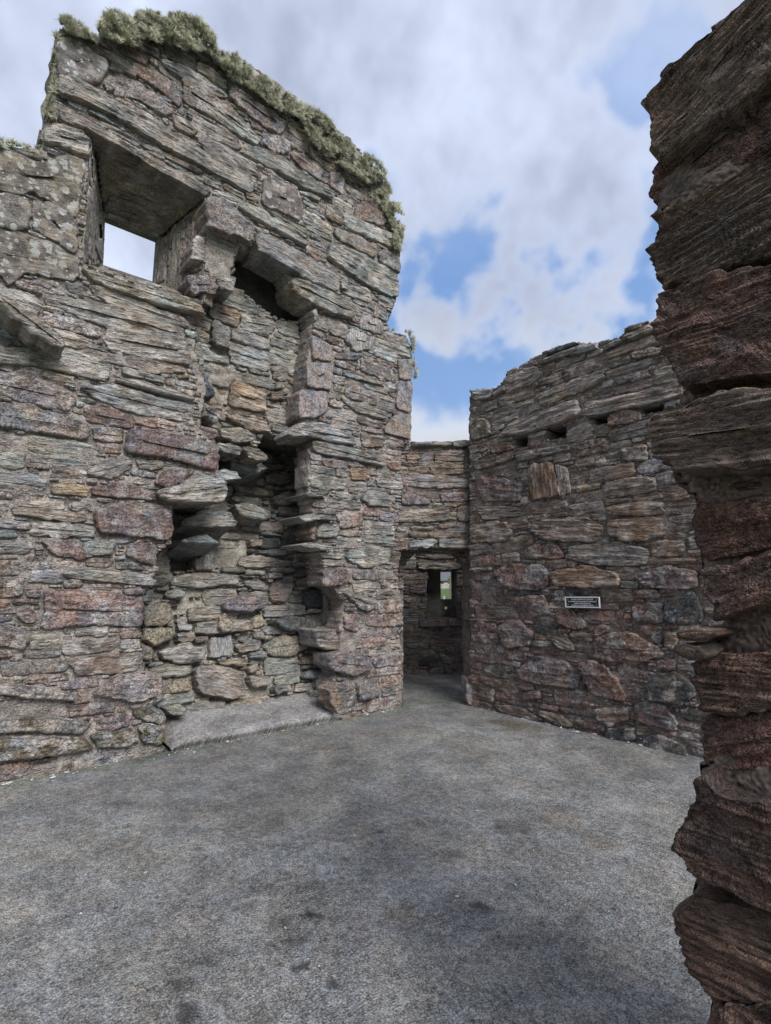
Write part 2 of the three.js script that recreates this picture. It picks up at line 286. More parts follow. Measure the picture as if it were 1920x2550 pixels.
// the rubble core behind the face: rough mortar front, sides round every hole, plain back
function coreGeo(panel, u0, v0, c, W, H, solid, o) {
  const k = o.coreStep || 2, w = Math.floor(W / k), h = Math.floor(H / k), cc = c * k, th = o.thick ?? .28, zf = (o.z0 || 0) - (o.recess ?? .016), pos = [], uv = [], col = [], idx = [];
  const occ = (i, j) => i >= 0 && j >= 0 && i < w && j < h && solid[Math.min(H - 1, j * k + (k >> 1)) * W + Math.min(W - 1, i * k + (k >> 1))];
  const tmp = new THREE.Vector3(), mc = o.mortar || [.27, .235, .21], id = new Map();
  const vert = (i, j, back) => {
    const key = (back * 4096 + i) * 4096 + j; let n = id.get(key); if (n !== undefined) return n;
    const u = u0 + i * cc, v = v0 + j * cc, z = back === 0 ? zf + (fbm(u * 10, v * 14, 3, 81) - .5) * (o.coreRough ?? .04) + bedding(u, v, .05, 3, 7)[1] * (o.coreLam ?? .018) : back === 2 ? zf - th * .5 + (fbm(u * 9, v * 9, 2, 82) - .5) * .05 : zf - th;
    const su = back === 0 || back === 2 ? (fbm(u * 20, v * 20, 2, 83) - .5) * cc : 0;
    panel.at(u + su, v + su, z, tmp); pos.push(tmp.x, tmp.y, tmp.z); uv.push(u + (back ? z : 0), v + (back ? z * .6 : 0));
    const s = .75 + .6 * (fbm(u * 4, v * 5, 4, 84)); col.push(mc[0] * s, mc[1] * s, mc[2] * s); n = pos.length / 3 - 1; id.set(key, n); return n;
  };
  const quad = (a, b, d, e) => idx.push(a, b, d, a, d, e);
  for (let j = 0; j < h; j++) for (let i = 0; i < w; i++) if (occ(i, j)) {
    quad(vert(i, j, 0), vert(i + 1, j, 0), vert(i + 1, j + 1, 0), vert(i, j + 1, 0));
    if (o.back !== false) quad(vert(i, j + 1, 1), vert(i + 1, j + 1, 1), vert(i + 1, j, 1), vert(i, j, 1));
    const side = (a, b, x, y) => { quad(vert(a, b, 2), vert(x, y, 2), vert(x, y, 0), vert(a, b, 0)); quad(vert(a, b, 1), vert(x, y, 1), vert(x, y, 2), vert(a, b, 2)); };
    if (!occ(i - 1, j)) side(i, j + 1, i, j); if (!occ(i + 1, j)) side(i + 1, j, i + 1, j + 1); if (!occ(i, j - 1)) side(i, j, i + 1, j); if (!occ(i, j + 1)) side(i + 1, j + 1, i, j + 1);
  }
  const g = new THREE.BufferGeometry(); g.setAttribute('position', new THREE.Float32BufferAttribute(pos, 3)); g.setAttribute('uv', new THREE.Float32BufferAttribute(uv, 2)); g.setAttribute('color', new THREE.Float32BufferAttribute(col, 3)); g.setIndex(idx); g.computeVertexNormals(); TRI += idx.length / 3; return g;
}
const pick = (r, s) => s[Math.floor(r() * s.length)];
const Y = new THREE.Vector3(0, 1, 0);

// ------------------------------------------------------------------ where the walls stand
const aL = Math.atan(1620 / 1343), aR = Math.atan(1110 / 1343);
const tL = new THREE.Vector3(Math.sin(aL), 0, -Math.cos(aL)), tR = new THREE.Vector3(Math.sin(aR), 0, Math.cos(aR));
const PL = new Panel(onFloor(500, 1856), tL, Y, 11);                          // gable wall
const PR = new Panel(onFloor(1168, 1756), tR, Y, 12);                         // side wall
const dA = onFloor(1000, 1757), dB = onFloor(1166, 1753);
const PD = new Panel(dA, dB.clone().sub(dA), Y, 13);                          // corner wall with the door
const PF = new Panel(onFloor(1000, 1679), new THREE.Vector3(1, 0, .03), Y, 14); // rear room, far wall
const nearEdge = (() => { const d = ray(1650, 1460); const t = 1.5 / -d.z; return new THREE.Vector3(d.x * t, 0, d.z * t); })();
const PN = new Panel(nearEdge, tR, Y, 15);                                    // broken wall end beside the camera
const shift = (panel, z, seed) => { const p = new Panel(panel.at(0, 0, z), panel.U, panel.V, seed); return p; };
const boxOf = P => { const a = P.map(p => p[0]), b = P.map(p => p[1]); return [Math.min(...a), Math.max(...a), Math.min(...b), Math.max(...b)]; };
// a rough lining (left, right, top, bottom, back) of a cavity in a wall
function liningGeo(panel, [a, b, c, d], zf, zb, mc = [.22, .2, .17], faces = 'lrtbk') {
  const gs = []; const add = (f) => { const n = 14, pos = [], uv = [], col = [], idx = [], t = new THREE.Vector3(); for (let j = 0; j <= n; j++) for (let i = 0; i <= n; i++) { const [u, v, z] = f(i / n, j / n); const e = (noise3(u * 9, v * 9, z * 9, 91) - .5) * .03 * (i % n && j % n ? 1 : 0); panel.at(u + e, v + e, z + e, t); pos.push(t.x, t.y, t.z); uv.push(u + z, v + z * .5); const s = .7 + .6 * noise3(u * 6, v * 6, z * 6, 92); col.push(mc[0] * s, mc[1] * s, mc[2] * s); } for (let j = 0; j < n; j++) for (let i = 0; i < n; i++) { const q = j * (n + 1) + i; idx.push(q, q + 1, q + n + 2, q, q + n + 2, q + n + 1); } const g = new THREE.BufferGeometry(); g.setAttribute('position', new THREE.Float32BufferAttribute(pos, 3)); g.setAttribute('uv', new THREE.Float32BufferAttribute(uv, 2)); g.setAttribute('color', new THREE.Float32BufferAttribute(col, 3)); g.setIndex(idx); g.computeVertexNormals(); gs.push(g); };
  if (faces.includes('l')) add((s, t) => [a, lerp(c, d, t), lerp(zf, zb, s)]); if (faces.includes('r')) add((s, t) => [b, lerp(c, d, t), lerp(zb, zf, s)]);
  if (faces.includes('t')) add((s, t) => [lerp(a, b, s), d, lerp(zf, zb, t)]); if (faces.includes('b')) add((s, t) => [lerp(a, b, s), c, lerp(zb, zf, t)]); if (faces.includes('k')) add((s, t) => [lerp(a, b, s), lerp(c, d, t), zb]);
  return mergeGeometries(gs);
}

// ================================================================== gable wall with window and broken fireplace
const gable = thing('gable_wall', 'tall ruined gable wall with square window, broken fireplace and lichen along its sloping top', 'wall');
{
  const PX = p => PL.poly(p);
  const outPx = [[-520, 135], [0, 358], [102, 380], [105, 325], [138, 240], [143, 84], [160, 60], [250, 92], [258, 58], [340, 36], [480, 46], [534, 124], [628, 160], [748, 246], [868, 340], [950, 428], [980, 522], [1000, 600], [998, 640], [990, 740], [968, 800], [972, 826], [1015, 834], [1028, 860], [1026, 1096], [1006, 1110], [1000, 1165], [1008, 1215], [999, 1262], [990, 1330], [979, 1372], [976, 1402], [988, 1440], [1002, 1482], [1007, 1522], [999, 1590], [1003, 1680], [1006, 1775], [-520, 2090]];
  const winPx = [[230, 334], [519, 484], [517, 560], [509, 640], [506, 752], [207, 657]];
  const firePx = [[588, 640], [606, 606], [640, 625], [712, 676], [722, 700], [735, 722], [786, 768], [778, 840], [765, 900], [758, 1050], [722, 1092], [780, 1095], [772, 1130], [768, 1200], [786, 1300], [800, 1380], [812, 1440], [862, 1500], [848, 1560], [852, 1640], [826, 1700], [822, 1800], [412, 1890], [404, 1810], [368, 1700], [350, 1580], [365, 1480], [390, 1440], [395, 1380], [430, 1350], [430, 1256], [552, 1196], [546, 1120], [500, 1060], [520, 960], [492, 880], [486, 790], [520, 735], [545, 700], [578, 690]];
  const out = PX(outPx), win = PX(winPx), fire = PX(firePx), B = boxOf(out); B[2] = -.06;
  const clip = out.map(([u, v]) => [u, v]);
  const st = [
    ...traced(0, 0, 2.603, `385 225 480 235 600 310 700 390 710 440 660 510 590 530 480 500 375 470 365 340;w;.04
420 215 560 250 720 330 830 400 905 475 880 500 780 440 650 350 540 290 430 235;b;.03
375 485 470 488 700 612 1000 785 1300 950 1671 1140 1645 1255 1500 1172 1300 1062 1000 905 700 722 500 630 372 600;l;.06
385 722 470 722 600 790 800 905 1100 1065 1385 1225 1340 1258 1180 1180 900 1020 600 862 540 830 380 775;b;.05;.5
400 655 600 745 800 845 1000 955 1320 1122 1300 1136 1000 985 780 866 500 724;b;0
278 835 370 785 480 820 592 885 570 1010 480 970 380 920 288 905;g;.06
0 985 70 975 180 1020 270 1050 430 1000 560 1040 545 1180 505 1400 320 1290 200 1240 100 1260 0 1230 -120 1180 -120 940;w;.03;.3
-150 1180 0 1240 40 1238 190 1295 205 1340 190 1480 100 1490 0 1462 -150 1420;w;.02
212 1300 330 1302 502 1412 505 1650 300 1520 212 1485;w;.02;.3
-150 1440 0 1482 120 1502 330 1562 505 1668 510 1820 300 1790 180 1760 60 1850 0 1790 -150 1750;w;.03;.3
-100 870 0 928 100 950 255 970 275 1030 180 1010 80 970 0 975 -100 920;w;.05
715 395 830 440 820 470 710 440;b;.02
730 470 880 505 1060 640 1130 722 1080 760 900 640 720 600 700 520;p;.02
680 530 730 520 740 580 690 592;b;.03
885 402 1030 472 1180 562 1170 690 1090 620 930 512 840 442;p;.02
1040 370 1200 420 1350 520 1490 622 1440 632 1300 560 1150 480 1050 402;b;.04
1022 385 1120 450 1200 502 1190 558 1030 462;p;.0
1182 492 1300 560 1500 682 1640 850 1660 900 1560 870 1380 750 1190 650;p;.03
1130 740 1200 770 1292 850 1260 882 1140 812;o;.03
742 622 900 692 1100 822 1080 850 900 750 760 672;p;.01
1300 862 1480 962 1666 1062 1666 1122 1460 1012 1290 922;b;.02`),
    ...traced(500, 50, 2.603, `20 530 130 525 260 640 385 770 375 802 300 772 180 692 60 612;s;.03
180 418 300 478 480 588 562 660 540 732 430 692 300 592 190 502;p;.04
310 620 400 680 400 722 330 692;r;.01
400 722 582 782 580 852 500 872 400 782;p;.03
590 842 700 882 802 962 790 1042 680 972 590 892;r;.02
268 800 400 818 560 898 700 1018 872 1130 860 1152 700 1102 560 1002 400 922 270 852;g;.05
20 740 200 832 260 902 402 982 390 1022 200 932 0 832;b;.02
408 1012 490 1020 622 1100 662 1192 650 1302 540 1242 400 1182;w;.04
640 1090 782 1150 772 1172 650 1122;s;.03
670 1160 752 1200 747 1227 670 1187;g;.02
840 982 900 990 942 1042 930 1122 840 1072;p;.03
820 1180 912 1222 922 1332 820 1272;b;.03
930 1240 1060 1290 1242 1382 1252 1482 1130 1422 940 1332;s;.04
1010 1092 1150 1062 1202 1092 1190 1172 1060 1122;p;.02
1140 1140 1212 1202 1202 1332 1000 1282 1000 1202;p;.02
868 1332 1000 1380 1142 1462 1140 1542 1000 1472 880 1402;l;.04
265 1160 400 1220 560 1330 702 1442 690 1462 560 1392 400 1302 255 1202;s;.06
410 1212 560 1282 712 1372 690 1412 520 1312;g;.04
320 1312 442 1362 440 1392 330 1342;b;.05
290 1112 382 1132 370 1182 300 1152;o;.02
1160 1472 1292 1532 1302 1602 1290 1632 1160 1562;p;.03`),
    ...traced(400, 450, 5.206, `600 180 830 200 980 360 1150 520 1230 640 1195 790 1000 720 760 640 620 560 598 350;p;.16;.55
470 700 590 730 575 1000 500 1060 400 1010 420 800;l;.0;.4
600 780 960 920 975 1130 940 1220 640 1190 590 1000;b;-.06;.35
740 1225 970 1230 950 1440 740 1390;g;.03;.5
330 1230 560 1205 725 1260 735 1470 640 1460 560 1430 420 1480;p;.04;.4`),
    ...traced(450, 550, 2.603, `500 62 600 92 800 202 1042 352 1032 462 850 392 700 302 560 215 488 180;g;.12;.45
710 370 800 380 960 450 1137 552 1132 632 1000 602 880 542 740 452;l;.09;.45
1040 372 1242 442 1242 532 1050 472;g;.02
965 130 1130 180 1280 260 1422 350 1415 482 1360 490 1180 392 960 232;g;.05
1260 522 1342 582 1352 652 1260 622;p;.02
1170 592 1312 652 1312 742 1170 692;v;.03
1100 692 1252 752 1252 832 1130 842 1080 772;v;.03
850 735 960 792 992 842 985 912 858 892;d;.04;.40
812 916 992 922 982 1092 828 1072;d;.045;.40
768 1092 962 1102 952 1232 880 1277 768 1272;d;.04;.40
690 1380 780 1300 950 1310 1142 1402 1140 1452 1000 1432 850 1392 740 1400;g;.10;.4
860 1412 1000 1442 1172 1482 1335 1552 1332 1592 1150 1552 900 1502 860 1472;g;.06;.4
870 650 950 690 960 720 870 690;g;.04;.4
860 570 890 560 890 640 870 645;o;.03;.4
1010 852 1150 852 1160 902 1010 892;p;.02
1060 962 1200 992 1332 1052 1300 1062 1060 1002;g;.03
1040 1152 1200 1182 1352 1242 1332 1292 1150 1242;g;.03
1150 1252 1312 1302 1312 1342 1240 1342 1150 1302;b;.02
1170 1362 1322 1392 1332 1462 1200 1472 1170 1422;b;.02
1412 890 1512 896 1508 1030 1420 1020;d;.03;.3
1412 1036 1506 1044 1500 1244 1400 1212;d;.03;.3
1320 1342 1400 1254 1498 1254 1490 1415 1440 1402 1330 1372;d;.03;.3
640 1040 690 1045 690 1080 600 1090;m;-.2`),
    ...traced(0, 600, 2.603, `528 150 620 190 900 280 1150 360 1312 412 1322 482 1150 442 900 362 680 282 600 232;l;.09;.5
600 272 800 322 1000 422 1200 502 1242 562 1000 522 700 402 580 312;g;.03
280 342 600 382 900 472 1200 562 1202 652 1000 622 700 562 500 482 300 402;l;.03
-200 175 0 330 150 420 300 520 430 640 437 690 380 692 200 592 80 482 0 402 -200 255;b;.34;.6
-150 690 0 692 200 682 450 692 742 772 722 892 700 912 480 862 200 802 0 792 -150 790;l;.03
750 882 900 892 1100 962 1272 1012 1270 1032 1100 1002 900 942 760 907;g;.07
510 942 760 922 1000 1002 1262 1052 1242 1172 1000 1142 760 1082 600 1012;g;.02
690 560 900 562 1190 622 1232 722 1222 802 950 762 720 702 660 632;l;.02;.2
430 702 700 722 900 752 1200 822 1212 852 1000 862 740 792;b;.01
-150 840 0 842 200 852 430 952 502 1032 450 1102 200 1052 0 1002 -150 1000;p;.02
-150 1030 0 1032 200 1072 450 1122 602 1202 560 1292 300 1252 0 1202 -150 1200;p;.03
830 1232 1000 1212 1250 1262 1402 1312 1432 1332 1422 1472 1370 1482 1100 1402 850 1372 810 1332;r;.07;.45
560 1502 700 1402 830 1392 882 1462 700 1552;b;.02
870 1402 1062 1432 1052 1472 900 1482;b;.02
1000 1572 1080 1472 1282 1482 1180 1562 1100 1602;r;.06
1020 1622 1180 1562 1280 1502 1440 1522 1492 1602 1482 1640 1440 1700 1140 1688 1040 1655;g;.12;.6
600 1592 800 1562 1000 1622 1052 1682 800 1672 600 1642;r;.03
340 1572 430 1542 582 1592 572 1662 350 1642;o;.02
1410 1492 1470 1462 1552 1492 1562 1542 1480 1562 1410 1532;g;-.05;.4
1150 862 1232 872 1240 892 1160 892;o;.03
1240 690 1300 640 1330 760 1300 860 1250 800;g;-.08;.3
1290 830 1380 900 1400 1000 1330 1010 1280 920;k;-.1;.3
1290 1040 1400 1080 1440 1140 1400 1180 1300 1120;p;-.05;.35
1290 1190 1400 1220 1420 1260 1360 1280 1280 1230;r;-.02;.35`),
    ...traced(0, 1200, 2.603, `75 162 300 172 560 202 582 252 470 262 200 222 80 212;o;.03
-100 235 0 242 180 262 192 312 0 292 -100 290;b;.02
620 172 700 142 900 132 1060 152 1122 202 1132 332 1090 382 900 352 660 332 630 282;r;.06;.45
270 372 520 360 522 400 545 452 620 485 500 502 330 472;r;.03
525 388 620 380 762 392 742 462 620 482 545 452;m;.04
840 402 900 382 1012 392 1017 472 990 542 900 512 820 472;r;.05;.4
290 682 480 702 700 712 930 762 942 832 920 942 700 932 480 942 260 972 280 802;r;.04;.35
440 562 700 562 960 602 1022 642 1000 682 700 652 420 622;g;.04;.3
-100 920 0 932 140 942 192 1002 170 1092 0 1062 -100 1050;p;.03
100 872 180 802 242 832 232 912 150 912;p;.03
600 1362 760 1242 900 1252 1062 1262 1052 1382 900 1442 700 1402;p;.05;.3
-100 1300 0 1312 240 1322 482 1372 480 1422 300 1412 0 1382 -100 1380;p;.05
-60 1490 60 1442 380 1422 452 1462 300 1502 0 1512;k;-.04
900 1592 960 1572 1042 1582 1072 1642 1052 1712 920 1702;y;.05
-60 1542 350 1522 602 1562 550 1642 200 1622 -60 1642;e;.05
850 1482 1000 1452 1092 1532 1062 1582 900 1532;e;.04;.3
-60 1660 200 1650 560 1660 620 1740 300 1790 -60 1830;e;.07
600 1640 880 1600 900 1700 640 1735;e;.05`),
    ...traced(350, 1150, 2.603, `1170 402 1260 392 1292 432 1270 492 1150 482;l;.03;.4
1030 352 1120 332 1272 352 1270 382 1190 372 1060 392;g;.12;.5
1070 202 1150 192 1222 202 1180 232 1080 217;g;.1;.5
1030 542 1110 517 1252 542 1250 572 1120 567;g;.13;.5
1170 582 1322 592 1320 632 1180 622;l;.03;.4
1180 692 1340 682 1362 762 1310 802 1190 802;r;.05;.4
1320 992 1430 982 1462 1072 1400 1102 1330 1082;r;.02;.4
1230 1252 1340 1240 1480 1262 1512 1342 1400 1392 1240 1352;p;.1;.4
1420 1442 1530 1402 1562 1502 1430 1562;p;.08;.3
1230 1472 1292 1442 1305 1522 1290 1652 1232 1572;o;.22;.25
1440 202 1570 192 1662 232 1630 292 1500 282 1440 242;g;.03
1340 582 1500 532 1622 562 1620 652 1480 692 1350 642;g;.03
1350 42 1470 42 1502 112 1380 122;o;.02
1320 842 1530 882 1540 932 1470 982 1380 902;p;.05;.4
1100 440 1180 400 1180 520 1110 500;b;-.04;.4
1180 630 1330 640 1320 680 1190 670;o;.02;.4
1120 1090 1320 1085 1400 1110 1330 1240 1140 1200;b;-.06;.4
1270 330 1440 320 1450 420 1300 440;p;.02`),
  ];
  st.forEach(s => { const y = s.pts[0][1]; if (s.k === 'd') s.name = 'quoin'; });
  const n0 = st.length; st[3].name = 'lintel';
  st.find(s => s.pts[0][0] > 200 && s.pts[0][0] < 204 && Math.abs(s.pts[0][1] - 657.6) < 1).name = 'sill';
  const vTop = PL.px(300, 700)[1];
  masonry(PL, gable, {
    out, holes: [win, fire], box: B, fillBox: [B[0] + .8, B[1], 0, B[3]], stones: st, thick: .3, back: false, mortar: [.38, .347, .328], recess: .018,
    pal: (u, v, r) => v > 3.6 ? pick(r, 'gslgppbs') : v > 2 ? pick(r, 'lbpggbplr') : pick(r, 'prbpprblb'),
    tint: (u, v) => [1, 1, 1], crust: () => .8,
    depthAt: (u, v) => { for (const [a, b] of fire) if (Math.hypot(a - u, b - v) < .22) return .42; return 0; },
  });
  // --- fireplace: the back of the flue and hearth, broken rubble
  const fp = partGroup('fireplace', gable), PB = new Panel(PL.at(0, 0, -.36), PL.U, Y.clone().addScaledVector(PL.N, -.23), 21), PB2 = shift(PL, -.30, 26);
  const hearthOut = PB.poly([[400, 1080], [800, 1040], [900, 1480], [900, 1860], [330, 1960], [330, 1400]]), HB = boxOf(hearthOut); HB[2] = -.05;
  const flueOut = PB2.poly([[560, 702], [600, 722], [690, 792], [745, 800], [765, 1060], [720, 1092], [660, 1080], [640, 1118], [575, 1140], [540, 1120], [470, 1095], [465, 790], [520, 738]]), UB = boxOf(flueOut);
  const F = boxOf(fire), FT = (x, y) => PB.px(350 + x / 2.603, 1150 + y / 2.603);
  const darkHoles = [[[215, 265], [420, 285], [430, 320], [230, 385]], [[195, 550], [375, 560], [355, 640], [345, 700], [205, 705]]].map(h => h.map(([x, y]) => FT(x, y)));
  const bst = [
    ...traced(350, 1150, 2.603, `250 392 400 312 560 312 642 392 610 418 450 420 280 418;g;.5;.8
270 502 420 457 500 505 522 535 400 532 280 522;g;.5;.8
580 292 700 282 842 332 832 372 650 362;l;.05
205 732 420 712 630 732 642 792 400 812 205 802;g;.06
640 612 740 602 980 642 980 682 650 682;l;.04
680 692 830 702 800 732 680 732;g;.05
660 772 760 752 832 802 812 832 700 812;l;.05
540 912 640 862 760 872 832 942 700 972 560 962;p;.17;.2
510 1002 560 987 602 1042 602 1092 530 1102 505 1062;c;.16;.2
720 1012 780 992 832 1052 730 1082;c;.06
790 1192 900 1122 1090 1122 1102 1202 1000 1252 850 1262;c;.06
610 1182 720 1152 792 1162 760 1222 650 1242;l;.06
445 1142 600 1122 602 1252 450 1282;v;.05
20 952 110 892 200 932 217 1012 150 1062 20 1062;c;.1
860 1032 940 992 1140 1012 1152 1092 950 1092;k;.18;.2
840 792 990 722 1002 792 940 922 840 882;b;.05
160 852 230 817 297 837 290 882 180 882;g;.1
930 442 1000 412 1052 462 1040 562 930 562;k;.05
780 502 900 482 912 562 790 562;k;.05
350 1332 500 1302 680 1362 682 1512 600 1542 380 1502;b;.12
500 1292 690 1272 692 1322 520 1322;o;.08
140 1592 240 1562 302 1592 290 1642 200 1642;l;.25;.3
700 1332 770 1292 760 1352 710 1372;l;.08
0 1172 90 1212 80 1282 0 1272;c;.12
360 642 400 602 490 602 480 692 360 702;v;.05
20 1070 220 1070 210 1140 100 1190 10 1150;c;.14
130 1210 300 1180 430 1200 420 1290 250 1310 140 1270;l;.12
1080 822 1300 830 1390 900 1380 962 1200 940 1090 950;k;.1
700 1380 850 1390 860 1440 740 1470;l;.1
870 1450 960 1440 1000 1490 880 1500;l;.1
1090 1340 1180 1360 1160 1410 1060 1400;g;.1
0 1560 120 1400 160 1440 150 1540 60 1600;p;.2;.3`),
    ...traced(480, 950, 2.38, `210 440 290 432 400 472 452 515 380 540 230 515;g;.5;.7
440 552 550 522 612 582 540 612 430 592;b;.12;.3
240 722 360 722 462 772 440 822 290 792;l;.35;.5
480 682 560 642 662 682 600 722 500 722;g;.14;.3`),
  ];
  const ust = [
    ...traced(480, 950, 2.38, `170 270 310 270 390 340 300 365 170 330;l;.14;.4
190 200 320 210 460 250 465 305 330 280;l;.08;.3
150 365 240 360 290 400 285 440 170 420;g;.10;.4
290 380 400 400 460 440 440 470 330 450;l;.06;.4`),
    ...traced(450, 550, 2.603, `380 592 622 642 602 742 400 702;l;.02
300 782 580 852 580 982 330 922;l;.04
330 1032 550 1102 562 1242 310 1192;o;.05
200 520 390 580 380 690 190 620;o;.06
330 690 580 760 580 840 340 770;l;.03
210 640 330 690 320 830 220 800;l;.1
600 930 700 950 690 1040 590 1020;b;.03
590 1100 700 1110 690 1160 590 1150;b;.06`),
  ];
  masonry(PB, fp, {
    out: hearthOut, holes: darkHoles, box: HB, stones: bst, thick: .2, mortar: [.42, .405, .355], recess: .05, coreRough: .05,
    pal: (u, v, r) => v > 1.4 ? pick(r, 'gbglb') : pick(r, 'lcglc'), zvar: .2, depth: .2, cap: 200,
  });
  masonry(PB2, fp, {
    out: flueOut, holes: [], box: UB, stones: ust, thick: .2, mortar: [.40, .37, .33], recess: .018, coreRough: .07,
    pal: (u, v, r) => pick(r, 'lllog'), zvar: .05, depth: .14, cap: 100,
  });
  const vm = PL.px(600, 1100)[1], uf = PL.px(560, 700)[0];
  mesh('flue_lining', mergeGeometries([liningGeo(PL, [F[0] - .06, F[1] + .03, -.02, vm + .3], -.27, -1.5, [.42, .405, .355], 'lrtk'), liningGeo(PL, [uf, F[1] + .03, vm, F[3] + .1], -.27, -.6, [.42, .405, .355], 'r'), liningGeo(PL, [uf, F[1] + .03, F[3] - .55, F[3] + 1.3], -.28, -1.1, [.42, .405, .355], 'lkt')]), matMortar, fp);
  for (const h of darkHoles) { const b = boxOf(h); mesh('cavity', liningGeo(PB, [b[0] - .05, b[1] + .05, b[2] - .05, b[3] + .05], -.12, -.42, [.42, .405, .355], 'lrtbk'), matMortar, fp); }
  // --- window reveals, splayed to the small outer light
  const wz = -.85, PW = shift(PL, wz, 22), bk = [[259, 548], [389, 600], [381, 708], [254, 666]];
  const fr = [[230, 334], [519, 484], [506, 752], [207, 657]];
  const f3 = fr.map(([x, y]) => { const [u, v] = PL.px(x, y, -.02); return PL.at(u, v, -.02); }), b3 = bk.map(([x, y]) => { const [u, v] = PW.px(x, y); return PW.at(u, v, 0); });
  const wn = partGroup('window_recess', gable);
  const reveal = (A, Bp, C, Dp, seed, pal, passes, kind) => {   // A,B at the face, C,D at the light
    const mid = f3.concat(b3).reduce((a, q) => a.add(q), new THREE.Vector3()).multiplyScalar(1 / 8);
    if (Bp.clone().sub(A).cross(Dp.clone().sub(A)).dot(mid.clone().sub(A)) < 0) { [A, Bp, C, Dp] = [Bp, A, Dp, C]; }
    const U = Bp.clone().sub(A), nrm = U.clone().cross(Dp.clone().sub(A)).normalize(), V = nrm.clone().cross(U).normalize();
    const p = new Panel(A, U, V, seed), uvp = q => { const e = q.clone().sub(A); return [e.dot(p.U), e.dot(p.V)]; };
    const o = [A, Bp, C, Dp].map(uvp), b = boxOf(o);
    masonry(p, wn, { out: o, box: b, pal, passes, thick: .12, back: false, mortar: [.34, .325, .265], recess: .01, coreRough: .02, depth: .06, zvar: .02, lam: .010, coreStep: 2, crust: () => .15 });
  };
  const big = [[.5, .9, .16, .4, 120], [.25, .5, .1, .2, 400], [.1, .25, .05, .1, 1500], [.06, .12, .03, .06, 2500]];
  reveal(f3[1], f3[2], b3[2], b3[1], 31, (u, v, r) => pick(r, 'pblp'), big);                       // right reveal
  reveal(f3[3], f3[0], b3[0], b3[3], 32, (u, v, r) => pick(r, 'glv'), big);                          // left reveal
  reveal(f3[0], f3[1], b3[1], b3[0], 33, (u, v, r) => pick(r, 'lb'), [[.7, 1.4, .2, .4, 300], [.3, .6, .12, .3, 300]]); // soffit slabs
  reveal(f3[2], f3[3], b3[3], b3[2], 34, (u, v, r) => pick(r, 'lb'), big);                           // sill
  // outer skin of the wall round the light
  const plate = new THREE.Shape(out.map(([u, v]) => new THREE.Vector2(u, Math.max(-.06, v - .12)))); { const a = F[0] - .1, b = F[1] + .06, c = .25, d = vm + .32; plate.holes.push(new THREE.Path([[a, c], [a, d], [b, d], [b, c]].map(p => new THREE.Vector2(...p)))); }
  plate.holes.push(new THREE.Path(PW.poly(bk).reverse().map(p => new THREE.Vector2(...p))));
  const pg = new THREE.ExtrudeGeometry(plate, { depth: .1, bevelEnabled: false }); pg.applyMatrix4(new THREE.Matrix4().makeBasis(PW.U, PW.V, PW.N).setPosition(PW.at(0, 0, -.04)));
  pg.setAttribute('color', new THREE.Float32BufferAttribute(new Float32Array(pg.attributes.position.count * 3).fill(.3), 3));
  mesh('outer_face', pg, matMortar, gable);
}

